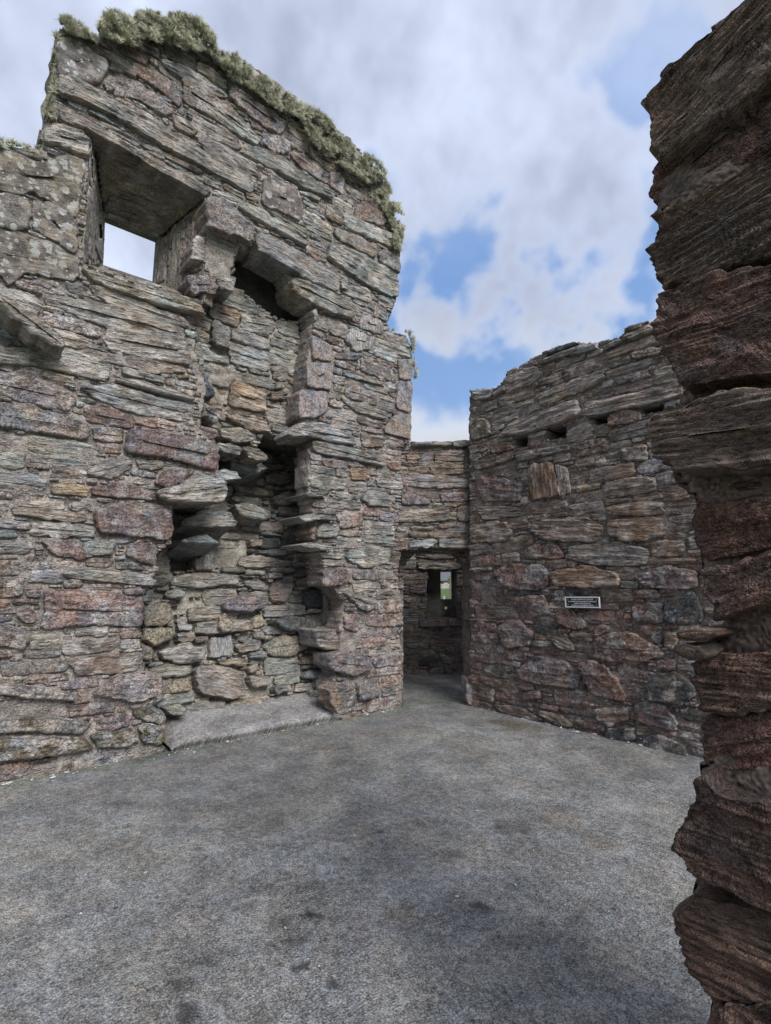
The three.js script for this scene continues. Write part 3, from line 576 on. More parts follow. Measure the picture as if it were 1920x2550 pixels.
// ================================================================== corner wall with the doorway
const corner = thing('corner_wall', 'narrow wall across the corner with a low doorway and a flat ledge above', 'wall');
{
  const PX = p => PD.poly(p), out = PX([[955, 1100], [1240, 1098], [1240, 1775], [955, 1775]]), door = PX([[1000, 1371], [1050, 1367], [1172, 1368], [1181, 1400], [1170, 1440], [1176, 1490], [1168, 1530], [1175, 1580], [1170, 1640], [1172, 1790], [1003, 1790], [1006, 1600], [998, 1500], [990, 1440]]), B = boxOf(out); B[2] = -.05;
  const st = [
    ...traced(900, 1250, 1.983, `235 190 360 180 380 200 340 225 235 225;g;.03;.5
385 180 470 180 530 190 540 226 390 229;g;.03;.5
340 150 500 150 500 175 345 175;o;.02
380 110 470 100 470 125 390 130;o;.02
240 120 360 120 350 140 250 140;l;.02
236 150 330 148 332 172 240 176;o;.02`),
    ...traced(900, 700, 1.983, `200 960 350 950 540 980 540 1020 350 1020 200 1010;l;.04
190 1062 260 1030 345 1060 340 1102 200 1102;p;.03
390 1040 530 1040 530 1087 400 1092;p;.03
170 1140 300 1120 437 1120 430 1182 300 1192 165 1187;b;.04
340 900 510 900 500 952 350 952;o;.03
360 840 510 830 512 892 360 882;b;.03
470 1120 545 1100 547 1182 480 1182;p;.03
245 800 350 790 350 812 250 812;g;.08;.4
355 790 450 788 450 812 355 812;g;.07;.4
452 788 620 782 632 812 455 816;g;.10;.4`),
    ...traced(900, 1250, 1.983, `520 870 620 868 645 920 604 1012 530 1002 515 960;d;.10;.3`),
  ];
  st.forEach(s => { if (s.k === 'd') s.name = 'jamb_stone'; });
  masonry(PD, corner, { out, holes: [door], box: B, stones: st, thick: .34, mortar: [.26, .225, .2], pal: (u, v, r) => pick(r, 'plobpg'), passes: [[.2, .4, .07, .14, 600], [.12, .26, .045, .09, 2500], [.07, .15, .03, .06, 6000]], depthAt: (u, v) => .3 });
  // low shouldered inner lintel and rebated jambs at the back of the doorway
  const zb = -.36, PI = shift(PD, zb, 23), io = PI.poly([[940, 1330], [1240, 1330], [1240, 1790], [940, 1790]]);
  const ih = PI.poly([[1004, 1790], [1004, 1412], [1034, 1376], [1130, 1376], [1160, 1412], [1160, 1790]]), IB = boxOf(io); IB[2] = -.05;
  const inner = partGroup('doorway', corner);
  masonry(PI, inner, { out: io, holes: [ih], box: IB, thick: .16, mortar: [.28, .25, .23], pal: (u, v, r) => pick(r, 'bpg'), passes: [[.16, .34, .06, .12, 900], [.08, .2, .035, .07, 2500]], cell: .012 });
  const dz = boxOf(PD.poly([[1005, 1370], [1172, 1760]]));
  const jl = new Panel(PD.at(dz[0], 0, 0), PD.N, Y, 24), jr = new Panel(PD.at(dz[1], 0, 0), PD.N.clone().negate(), Y, 25);
  // dressed left jamb stone
  const js = traced(900, 1250, 1.983, `110 715 185 700 200 760 190 1004 130 1010 100 900;d;.06;.34`)[0];
  mesh('jamb_stone', stoneGeo(PD, PD.poly(js.pts, js.z), { k: 'd', z: .06, depth: .34, seed: 991, ds: .02, color: [.32, .245, .205], cut: .1, bevel: .015 }), matDress, corner);
}

// ================================================================== side wall (right)
const side = thing('side_wall', 'dark reddish rubble wall with a broken stepped top and a small plaque', 'wall');
{
  const outPx = [[1168, 972], [1235, 964], [1256, 940], [1262, 924], [1300, 906], [1335, 884], [1390, 860], [1440, 852], [1500, 850], [1545, 834], [1562, 812], [1620, 798], [1800, 720], [2300, 480], [2300, 2080], [1740, 1905], [1168, 1775]];
  const out = PR.poly(outPx), B = boxOf(out); B[2] = -.05;
  const T = (x, y) => [900 + x / 1.983, 700 + y / 1.983];
  const hol = [[[748, 768], [815, 758], [818, 815], [760, 830]], [[905, 725], [1005, 712], [1012, 770], [925, 785]], [[1130, 668], [1225, 650], [1215, 700], [1150, 705]], [[1380, 625], [1490, 598], [1488, 640], [1395, 655]]].map(h => PR.poly(h.map(([x, y]) => T(x, y))));
  const st = [
    ...traced(900, 700, 1.983, `820 905 930 890 960 960 970 1060 830 1080;V;.05
950 900 1010 920 1030 1050 975 1062;v;.03
670 760 740 690 900 632 1060 577 1070 652 1000 692 800 752;l;.06
1090 602 1250 572 1575 490 1575 562 1350 622 1100 672;l;.07
860 410 900 382 1070 312 1160 302 1160 332 1000 372;g;.05
1330 352 1440 322 1500 342 1460 362 1340 382;m;.04
1240 482 1400 432 1422 472 1260 512;p;.03
890 372 940 332 1040 297 1072 307 920 362;k;.06;.3
530 682 612 672 632 762 540 782;w;.05;.4
820 792 900 762 917 812 850 842 825 832;p;.0
750 842 900 822 1022 807 1020 832 900 862 760 892;g;.05
630 812 740 792 747 832 640 852;r;.04
540 902 640 852 760 852 740 882 560 932;b;.03
1040 902 1150 852 1202 862 1190 912 1060 922;p;.03
1210 662 1280 632 1372 642 1370 692 1220 712;p;.04
1020 1312 1250 1282 1422 1332 1400 1402 1200 1412 1010 1372;l;.03
930 1432 1100 1402 1262 1442 1267 1512 1100 1512 940 1502;o;.05
640 1432 720 1392 900 1402 922 1502 860 1532 700 1512;r;.04
780 1332 860 1302 960 1302 1002 1372 800 1372;r;.03
560 962 640 960 792 992 780 1092 570 1082;p;.03
560 1112 800 1112 812 1152 600 1182;b;.02
530 1202 700 1182 742 1242 690 1292 530 1292;l;.03
1200 1112 1480 1082 1492 1152 1210 1162;o;.03
1180 1000 1440 960 1460 1040 1200 1080;l;.02
1270 830 1400 800 1410 880 1290 890;p;.03
700 470 860 420 900 460 820 520 700 560;b;.02
850 560 1050 480 1190 440 1200 480 1080 550 880 620;l;.03
1290 270 1420 205 1440 240 1320 290;l;.06;.4
1180 320 1260 270 1280 300 1200 340;b;.05;.3
540 540 640 530 630 580 550 590;g;.03;.3
630 560 700 510 705 540 650 565;m;.04
820 1180 1100 1160 1200 1220 1150 1290 900 1280 820 1220;b;.03
1210 1170 1480 1160 1500 1250 1380 1290 1210 1260;o;.03`),
    ...traced(900, 1250, 1.983, `665 622 700 592 760 582 832 642 820 712 700 722;p;.07
760 832 860 762 1000 782 1072 862 1060 922 900 912 790 882;p;.05
1065 792 1150 782 1230 832 1302 962 1290 987 1130 962;r;.05
1140 680 1215 645 1330 642 1490 742 1500 762 1380 792 1150 782;r;.04
1145 622 1215 602 1217 640 1150 672;o;.04
1400 902 1450 852 1550 842 1630 902 1642 962 1560 1007 1410 982;k;.08
1340 992 1480 982 1552 1092 1550 1132 1420 1112 1340 1072;r;.04
1360 1192 1420 1142 1580 1202 1622 1272 1450 1252 1360 1202;k;.05
1490 482 1640 442 1700 592 1490 602;k;.04
1340 362 1480 312 1662 342 1650 432 1400 422;r;.04
1340 432 1450 422 1482 472 1350 482;r;.03
950 542 1050 532 1112 612 1060 642 960 592;p;.03
800 472 900 452 922 562 830 572;r;.03
930 672 1010 652 1052 742 980 732;b;.03
1490 632 1560 642 1540 742 1490 702;o;.03
860 1032 960 1042 1042 1112 1000 1122 880 1062;o;.05
780 942 870 932 882 972 800 982;p;.04
1330 502 1480 492 1492 602 1340 592;r;.03
1150 1020 1290 1000 1320 1070 1240 1110 1160 1080;b;.04
1200 1120 1330 1110 1350 1180 1230 1190;k;.05
640 1000 760 1010 900 1080 860 1090 700 1050;b;.05`),
  ];
  masonry(PR, side, {
    out, holes: hol, box: B, fillBox: [B[0], PR.px(1860, 1460)[0], 0, B[3]], stones: st, thick: .32, mortar: [.27, .235, .215], recess: .018,
    pal: (u, v, r) => v > 3 ? pick(r, 'lgbplgb') : v > 1.6 ? pick(r, 'bbolgbr') : pick(r, 'rprbkrb'),
    tint: () => [1.0, .93, .90], crust: () => .4,
  });
  for (const h of hol) { const b = boxOf(h); mesh('putlog_hole', liningGeo(PR, [b[0] - .04, b[1] + .04, b[2] - .04, b[3] + .04], -.22, -.42, [.39, .35, .33], 'lrtbk'), matMortar, side); }
}

// ================================================================== broken wall end beside the camera
const near = thing('broken_wall', 'dark ragged wall end of thick layered brown stones standing close by', 'wall');
{
  const n1 = (t) => traced(1540, 0, 3.456, t), n2 = t => traced(1540, 640, 3.456, t), n3 = t => traced(1540, 1280, 3.456, t), n4 = t => traced(1540, 1910, 3.456, t);
  const st = [
    ...n1(`1130 -20 890 120 660 380 400 590 240 800 222 900 226 1100 270 1230 345 1330 600 1160 860 960 1100 820 1313 640 1470 320 1470 -420;g;.06;.5
345 1355 300 1430 270 1560 236 1650 330 1780 560 1680 800 1540 1313 1280 1470 1090 1470 420 1313 700 1100 870 860 1000 600 1200;r;-.01;.5
350 1805 332 1850 342 1950 300 2030 260 2150 290 2260 330 2360 372 2490 700 2390 1313 2210 1470 2060 1470 1120 1313 1310 800 1570 560 1710;g;.05;.5
238 1860 330 1802 350 1806 345 1850;b;.02;.2`),
    ...n2(`372 322 320 382 300 462 276 552 330 702 430 822 500 992 540 1110 620 1122 900 1062 1313 1002 1470 900 1470 -60 1313 30 700 200;p;.08;.5
545 1140 560 1240 900 1150 1313 1110 1470 1060 1470 930 1313 1020 900 1080 640 1140;c;-.05;.4
240 1422 300 1390 600 1262 900 1172 1313 1132 1470 1080 1470 1760 1313 1810 700 1862 460 1860 350 1752 260 1692 245 1552;g;.12;.5
450 1880 465 1930 560 2010 660 2050 1313 2010 1470 2000 1470 1790 1313 1835 700 1885;b;-.03;.4`),
    ...n3(`640 -140 634 100 625 310 680 412 900 380 1313 300 1470 240 1470 -180 1313 -170 700 -130;r;.02;.5
690 432 702 602 780 852 832 940 1000 882 1313 812 1470 740 1470 270 1313 330 900 405;p;.07;.5
500 1062 520 1012 640 986 860 1002 872 1052 640 1092;m;.14;.4
470 1162 540 1122 720 1132 762 1212 640 1252 520 1212;m;.14;.4
880 1010 1010 890 1313 850 1470 790 1470 1060 1313 1110 1000 1160 780 1200 760 1120;b;-.04;.3
662 1332 720 1256 1000 1196 1313 1150 1470 1100 1470 1640 1313 1690 900 1710 690 1712 660 1502;b;.06;.5
690 1740 900 1730 1313 1715 1470 1690 1470 2240 1313 2230 730 2222 700 2002;r;.0;.5`),
    ...n4(`725 10 800 150 1313 300 1470 430 1470 60 1313 20;k;-.02;.4
620 102 715 30 790 170 1000 250 1313 330 1470 470 1470 1420 1313 1250 1000 1092 660 946 580 902 500 762 476 622 482 562 550 472 560 402 600 312 620 222;r;.09;.5
655 1080 640 1162 560 1262 516 1322 540 1502 580 1702 700 1902 780 2032 850 2062 1313 2030 1470 2020 1470 1500 1313 1310 1000 1150;b;.05;.5
850 2082 742 2192 700 2302 690 2700 1313 2700 1470 2650 1470 2080 1313 2060;b;.06;.5`),
  ];
  // outline: left profile follows the stones a little inside them, right side runs out of the frame
  const prof = [[1870, -40], [1800, 40], [1735, 115], [1660, 180], [1625, 240], [1624, 320], [1650, 395], [1635, 460], [1650, 520], [1650, 570], [1640, 620], [1665, 710], [1645, 790], [1685, 900], [1715, 965], [1630, 1060], [1640, 1130], [1700, 1190], [1745, 1240], [1745, 1370], [1765, 1440], [1800, 1545], [1790, 1620], [1750, 1660], [1750, 1770], [1760, 1880], [1740, 1950], [1700, 2080], [1740, 2190], [1720, 2280], [1715, 2360], [1770, 2500], [1760, 2700]];
  const L = PN.poly(prof), top = L[0][1];
  const out = [...L.map(([u, v]) => [u, Math.max(v, -.05)]), [.8, -.05], [.8, 3.4], [.6, 3.4]], B = boxOf(out);
  masonry(PN, near, {
    out, holes: [], box: B, fillBox: [.25, .78, 0, B[3]], stones: st, ds: .0062, cell: .01, thick: .85, mortar: [.2, .155, .135], recess: .012, coreRough: .03, cap: 120,
    pal: (u, v, r) => pick(r, 'bbrg'), tint: () => [.60, .435, .355], mats: { lam: matLamNear, gran: matGranNear }, lam: .015, lamT: .0135, rough: .017, warp: .007, freq: 8, edge: .02, bevel: .006, coreStep: 2,
  });
}

// ================================================================== rear room seen through the doorway
const rear = thing('rear_wall', 'shaded rubble wall of the next room with a narrow window and a round gun hole', 'wall');
{
  const PX = p => PF.poly(p), out = PX([[800, 1000], [1420, 1000], [1420, 1690], [800, 1690]]), B = boxOf(out); B[2] = -.05; B[3] = Math.min(B[3], 3.4);
  const niche = PX([[1066, 1421], [1138, 1421], [1137, 1541], [1063, 1541]]);
  const st = traced(960, 1320, 4.808, `380 392 890 390 962 452 880 472 400 472;l;.05;.2
400 1082 860 1062 882 1142 420 1162;d;.07;.2
375 262 800 252 882 312 820 342 380 332;b;.04
200 370 368 370 368 470 195 460;b;.03
650 1492 700 1482 812 1542 800 1612 700 1602;g;.05
400 1540 560 1520 630 1560 560 1630 400 1620;k;.04
280 690 480 660 490 760 300 760;p;.03`);
  masonry(PF, rear, { out, holes: [niche], box: B, fillBox: [PF.px(970, 1500)[0], PF.px(1210, 1500)[0], 0, 2.5], stones: st, thick: .3, mortar: [.28, .25, .235], pal: (u, v, r) => pick(r, 'bbpgr'), cap: 220 });
  const nb = boxOf(niche), wn = partGroup('window_recess', rear);
  mesh('reveal', liningGeo(PF, nb, -.02, -.5, [.3, .275, .255], 'lrtb'), matMortar, wn);
  // back of the niche: slot of light above, block with a round hole below
  const PW = shift(PF, -.5, 41), slit = boxOf(PW.poly([[1097, 1424], [1125, 1492]])), hc = PW.px(1111, 1514), hr = .030;
  const o = PW.poly([[1000, 1380], [1200, 1380], [1200, 1600], [1000, 1600]]), bo = boxOf(o), sh = new THREE.Shape([[bo[0], bo[2]], [bo[1], bo[2]], [bo[1], bo[3]], [bo[0], bo[3]]].map(p => new THREE.Vector2(...p)));
  sh.holes.push(new THREE.Path([[slit[0], slit[2]], [slit[0], slit[3]], [slit[1], slit[3]], [slit[1], slit[2]]].map(p => new THREE.Vector2(...p))));
  const c = new THREE.Path(); c.absarc(hc[0], hc[1], hr, 0, Math.PI * 2, true); sh.holes.push(c);
  const g = new THREE.ExtrudeGeometry(sh, { depth: .12, bevelEnabled: false, curveSegments: 20 }); const mtx = new THREE.Matrix4().makeBasis(PW.U, PW.V, PW.N).setPosition(PW.at(0, 0, -.12)); g.applyMatrix4(mtx);
  g.setAttribute('color', new THREE.Float32BufferAttribute(new Float32Array(g.attributes.position.count * 3).fill(.28), 3));
  mesh('light_surround', g, matMortar, wn);
}
// rough ribbon that closes a wall's edge between two depths along an outline
function ribbonGeo(panel, P, z0, z1, mc, skip = () => false) {
  const pos = [], uv = [], col = [], idx = [], t = new THREE.Vector3(), m = 6; let run = 0;
  for (let i = 0; i < P.length; i++) {
    const a = P[i], b = P[(i + 1) % P.length]; if (skip(a, b)) continue; const l = Math.hypot(b[0] - a[0], b[1] - a[1]), n = Math.max(1, Math.ceil(l / .08)), o = pos.length / 3;
    for (let j = 0; j <= n; j++) for (let k = 0; k <= m; k++) { const f = j / n, z = lerp(z0, z1, k / m), u = lerp(a[0], b[0], f), v = lerp(a[1], b[1], f), e = (noise3(u * 8, v * 8, z * 8, 95) - .5) * .07; panel.at(u + e, v + e, z, t); pos.push(t.x, t.y, t.z); uv.push(run + l * f, z); const s = .7 + .6 * noise3(u * 5, v * 5, z * 5, 96); col.push(mc[0] * s, mc[1] * s, mc[2] * s); }
    for (let j = 0; j < n; j++) for (let k = 0; k < m; k++) { const q = o + j * (m + 1) + k; idx.push(q, q + 1, q + m + 2, q, q + m + 2, q + m + 1); } run += l;
  }
  const g = new THREE.BufferGeometry(); g.setAttribute('position', new THREE.Float32BufferAttribute(pos, 3)); g.setAttribute('uv', new THREE.Float32BufferAttribute(uv, 2)); g.setAttribute('color', new THREE.Float32BufferAttribute(col, 3)); g.setIndex(idx); g.computeVertexNormals(); return g;
}
{
  const out = PL.poly([[-520, 135], [0, 358], [102, 380], [105, 325], [138, 240], [143, 84], [160, 60], [250, 92], [258, 58], [340, 36], [480, 46], [534, 124], [628, 160], [748, 246], [868, 340], [950, 428], [980, 522], [1000, 600], [998, 640], [990, 740], [968, 800], [972, 826], [1015, 834], [1028, 860], [1026, 1096]]);
  const g = ribbonGeo(PL, out.map(([u, v]) => [u, v - .03]), -.1, -.9, [.27, .24, .2], (a, b) => a === undefined || Math.abs(a[0] - b[0]) > 3);
  mesh('wall_head', g, matMortar, gable);
}

// ================================================================== floor, ground, hidden sides of the place
const agg = tex(1536, 1536, (u, v) => {
  const b = noise2(u * 700, v * 700, 101, 700, 700), c = noise2(u * 440, v * 440, 102, 440, 440), a = fbm(u * 12, v * 12, 5, 103, 12, 12), d = fbm(u * 90, v * 90, 2, 104, 90, 90);
  let g = .72 + .28 * (a - .5) + .46 * (b - .5) + .38 * (c - .5) + .30 * (d - .5); if (b > .9 && c > .55) g += .26; if (c < .08) g -= .14;
  const w = (noise2(u * 360, v * 360, 105, 360, 360) - .5) * .07 + (fbm(u * 20, v * 20, 3, 106, 20, 20) - .5) * .06;
  return [g * (1 + w), g, g * (1.0 - w)];
}, true, .4);
const aggB = tex(1024, 1024, (u, v) => .5 + .6 * (noise2(u * 360, v * 360, 102, 360, 360) - .5) + .5 * (fbm(u * 40, v * 40, 3, 107, 40, 40) - .5), false, .4);
const matFloor = new THREE.MeshStandardMaterial({ map: agg, bumpMap: aggB, bumpScale: .007, roughness: .82, vertexColors: true });
{
  // concrete floor: its stains, damp patches and algae are marks of the concrete itself
  const marks = [[771, 2280, .07, .045, .5], [756, 2406, .085, .07, .55], [834, 2448, .09, .06, .5], [444, 2448, .06, .05, .4], [504, 2115, .12, .06, .4], [492, 2400, .05, .05, .35], [474, 2514, .06, .07, .45], [1205, 2256, .06, .08, .4], [1343, 2294, .07, .07, .35], [943, 2073, .06, .05, .45], [730, 2340, .12, .1, .3], [1290, 2060, .2, .14, .25], [700, 2290, .12, .08, .25], [860, 2140, .05, .04, .35], [300, 2000, .25, .05, .2], [1100, 2130, .2, .15, .18]].map(([x, y, a, b, k]) => { const p = onFloor(x, y); return [p.x, p.z, a * .72, b * .72, k]; });
  const browns = [[997, 2267, .16], [1305, 1812, .34], [1240, 1798, .25], [1400, 2040, .15], [1500, 2100, .14]].map(([x, y, r]) => { const p = onFloor(x, y); return [p.x, p.z, r]; });
  const axis = (a, b, c, d, fine, coarse) => { const L = []; for (let x = a; x < b; x += coarse) L.push(x); for (let x = b; x < c; x += fine) L.push(x); for (let x = c; x <= d; x += coarse) L.push(x); return L; };
  const xs = axis(-5.2, -3.3, 3.3, 5.6, .026, .16), zs = axis(-11.2, -7.4, -1.7, 3, .026, .16), W = xs.length - 1, H = zs.length - 1, pos = [], uv = [], col = [], idx = [], p = new THREE.Vector3();
  for (let j = 0; j <= H; j++) for (let i = 0; i <= W; i++) {
    const x = xs[i], z = zs[j], n = fbm(x * 1.3, z * 1.3, 5, 111), n2 = fbm(x * 5, z * 5, 4, 112), n3 = fbm(x * .6 + 4, z * .6, 3, 113), n4 = noise2(x * 26, z * 26, 114), n5 = noise2(x * 60, z * 60, 119);
    const dark = sstep(.55, .75, fbm(x * 2.6 + 8, z * 2.6, 5, 115) + .18 * (n4 - .5)) * .13, pale = sstep(.55, .72, fbm(x * 1.9 + 3, z * 1.9 + 5, 5, 116) + .16 * (n4 - .5)) * .16;
    let g = .36 * (1 + .28 * (n - .5) + .42 * (n2 - .5) + .16 * (n3 - .5) + .16 * (n4 - .5) + .12 * (n5 - .5)) * (1 - dark) * (1 + pale), c = [g * 1.01, g * .985, g * .95];
    const ol = sstep(.45, .7, fbm(x * 2 + 1, z * 2 + 2, 4, 117)); c[2] *= 1 - .06 * ol; c[0] *= 1 + .02 * ol;
    for (const [mx, mz, a, b, k] of marks) { const e = Math.hypot((x - mx) / a, (z - mz) / b) + (n2 - .5) * 1.7 + (n4 - .5) * 1.0 + (n5 - .5) * .5; if (e < 1.1) { const f = 1 - Math.min(.8, k * 1.5) * sstep(1.1, .6, e); c = c.map(q => q * f); } }
    for (const [mx, mz, r] of browns) { const e = Math.hypot(x - mx, z - mz) / r + (n2 - .5) * 1.3; if (e < 1) { const f = sstep(1, .6, e) * .6; c = [c[0] * (1 - .25 * f), c[1] * (1 - .36 * f), c[2] * (1 - .5 * f)]; } }
    p.set(x, 0, z).sub(PL.O); const dl = p.dot(PL.N) + (n2 - .5) * .3 + (n4 - .5) * .05; if (dl > -.2 && dl < .3) { const f = sstep(.2, .06, dl) * .5; c = [c[0] * (1 - .30 * f), c[1] * (1 - .12 * f), c[2] * (1 - .42 * f)]; }
    pos.push(x, (fbm(x * 1.1, z * 1.1, 3, 118) - .5) * .02 - .005, z); uv.push(x, z); col.push(...c);
  }
  for (let j = 0; j < H; j++) for (let i = 0; i < W; i++) { const q = j * (W + 1) + i; idx.push(q, q + W + 1, q + W + 2, q, q + W + 2, q + 1); }
  const g = new THREE.BufferGeometry(); g.setAttribute('position', new THREE.Float32BufferAttribute(pos, 3)); g.setAttribute('uv', new THREE.Float32BufferAttribute(uv, 2)); g.setAttribute('color', new THREE.Float32BufferAttribute(col, 3)); g.setIndex(idx); g.computeVertexNormals(); TRI += idx.length / 3;
  const f = mesh('floor', g, matFloor, scene); f.userData = { kind: 'structure', label: 'stained grey concrete floor of the ruined room', category: 'floor' };
}
// hearth: concrete slab rising from a rounded kerb into the fireplace
{
  const a = PL.px(420, 1866), b = PL.px(845, 1784), n = 60, m = 22, pos = [], uv = [], col = [], idx = [], t = new THREE.Vector3();
  for (let j = 0; j <= m; j++) for (let i = 0; i <= n; i++) {
    const s = i / n, f = j / m, u = lerp(a[0], b[0], s); let z, v;
    if (f < .3) { const q = f / .3; const kp = [[.035, -.03], [.045, .02], [.085, .05], [.09, .085], [.065, .11], [.02, .122]], e = q * 5, ei = Math.min(4, Math.floor(e)), ef = e - ei; z = lerp(kp[ei][0], kp[ei + 1][0], ef); v = lerp(kp[ei][1], kp[ei + 1][1], ef); } else { const q = (f - .3) / .7; z = .02 - .46 * q; v = .122 + .15 * Math.pow(q, 1.25); }
    z += (noise2(u * 4, 3, 121) - .5) * .02; v += (fbm(u * 6, z * 6, 3, 122) - .5) * .022;
    const ed = Math.min(1, Math.min(s, 1 - s) * 14), vv = Math.max(-.03, v * (.35 + .65 * Math.sqrt(ed)));
    PL.at(u, vv, z, t); pos.push(t.x, t.y, t.z); uv.push(u, z * 1.2 - v); const g = .43 * (.75 + .55 * fbm(u * 5, z * 7, 4, 123)); col.push(g, g * .95, g * .92);
  }
  for (let j = 0; j < m; j++) for (let i = 0; i < n; i++) { const q = j * (n + 1) + i; idx.push(q, q + 1, q + n + 2, q, q + n + 2, q + n + 1); }
  const g = new THREE.BufferGeometry(); g.setAttribute('position', new THREE.Float32BufferAttribute(pos, 3)); g.setAttribute('uv', new THREE.Float32BufferAttribute(uv, 2)); g.setAttribute('color', new THREE.Float32BufferAttribute(col, 3)); g.setIndex(idx); g.computeVertexNormals();
  const h = mesh('hearth_slab', g, matFloor, scene); h.userData = { label: 'sloping concrete hearth slab with rounded front edge below the broken fireplace', category: 'hearth' };
}
// rear room: its side walls
{
  const box = (name, lab, w, h, d, x, y, z, ry = 0) => { const g = new THREE.BoxGeometry(w, h, d, 12, 8, 4); g.setAttribute('color', new THREE.Float32BufferAttribute(new Float32Array(g.attributes.position.count * 3).fill(.28), 3)); const m = mesh(name, g, matMortar, scene); m.position.set(x, y, z); m.rotation.y = ry; m.userData = { label: lab, category: name === 'vault_slab' ? 'ceiling' : 'wall' }; return m; };
  const zd = dA.z - .55, zf = PF.O.z;
  box('passage_wall', 'plain inner side wall of the next room behind the fireplace gable', .4, 3.8, 3.2, -.75, 1.88, (zd + zf) / 2 - .1);
  box('passage_wall', 'plain inner side wall of the next room behind the plaque wall', .4, 3.8, 3.2, 2.55, 1.88, (zd + zf) / 2 - .1);
}
{
  const zd = dA.z - .55, zf = PF.O.z, g = new THREE.BoxGeometry(3.7, .25, .6, 12, 2, 6); g.setAttribute('color', new THREE.Float32BufferAttribute(new Float32Array(g.attributes.position.count * 3).fill(.3), 3));
  const m = mesh('roof_slab', g, matMortar, scene); m.position.set(.9, 2.95, zd - .28); m.userData = { label: 'flat stone slab roof over the room behind the doorway', category: 'roof' };
}
// ground outside, rising past the rear room to fields and a heather hill
const grassMap = tex(512, 512, (u, v) => { const a = fbm(u * 12, v * 12, 5, 131, 12, 12), b = noise2(u * 140, v * 140, 132, 140, 140); const g = .7 + .5 * (a - .5) + .3 * (b - .5); return [g * (.95 + .2 * (a - .5)), g, g * .8]; }, true, .25);
const gy = (x, z) => { const d = -z; return -.25 + 1.38 * sstep(11.5, 20, d) + .35 * sstep(20, 60, d) + Math.max(0, d - 60) * .004 + 175 * Math.pow(sstep(500, 3200, d + x * .22 * 0 - .25 * x), 1.3) + (fbm(x * .12, z * .12, 3, 133) - .5) * .3 * sstep(12, 24, d) + (fbm(x * .004, z * .004, 4, 134) - .5) * 40 * sstep(600, 1600, d); };
{
  const mk = (name, lab, xs, zs, colf) => {
    const pos = [], uv = [], col = [], idx = [], W = xs.length; for (const z of zs) for (const x of xs) { pos.push(x, gy(x, z), z); uv.push(x, z); col.push(...colf(x, z)); }
    for (let j = 0; j < zs.length - 1; j++) for (let i = 0; i < W - 1; i++) { const q = j * W + i; idx.push(q, q + 1, q + W + 1, q, q + W + 1, q + W); }
    const g = new THREE.BufferGeometry(); g.setAttribute('position', new THREE.Float32BufferAttribute(pos, 3)); g.setAttribute('uv', new THREE.Float32BufferAttribute(uv, 2)); g.setAttribute('color', new THREE.Float32BufferAttribute(col, 3)); g.setIndex(idx); g.computeVertexNormals();
    const m = mesh(name, g, new THREE.MeshStandardMaterial({ map: grassMap, roughness: 1, vertexColors: true, side: THREE.DoubleSide }), scene); m.userData = { kind: 'structure', label: lab }; return m;
  };
  const spread = (a, b, n, p) => { const L = []; for (let i = -n; i <= n; i++) { const t = i / n; L.push(Math.sign(t) * (a * Math.abs(t) + (b - a) * Math.pow(Math.abs(t), p))); } return L; };
  const xs = spread(30, 4200, 60, 4), zs = []; for (let i = 0; i <= 110; i++) zs.push(40 - 95 * (i / 110) * 1.0 - 4300 * Math.pow(i / 110, 5));
  mk('ground', 'rough green grassland outside the ruin rising to a heather hill', xs, zs, (x, z) => { const h = sstep(500, 1400, -z + (fbm(x * .01, z * .01, 3, 135) - .5) * 500), n = fbm(x * .3, z * .3, 4, 136); const a = [.11 + .05 * n, .2 + .04 * n, .04], b = [.15, .13, .135]; return a.map((q, i) => lerp(q, b[i] * (.75 + .5 * fbm(x * .006, z * .012, 4, 137)), h)); });
}
scene.fog = new THREE.FogExp2(new THREE.Color(.62, .70, .84), .00022);
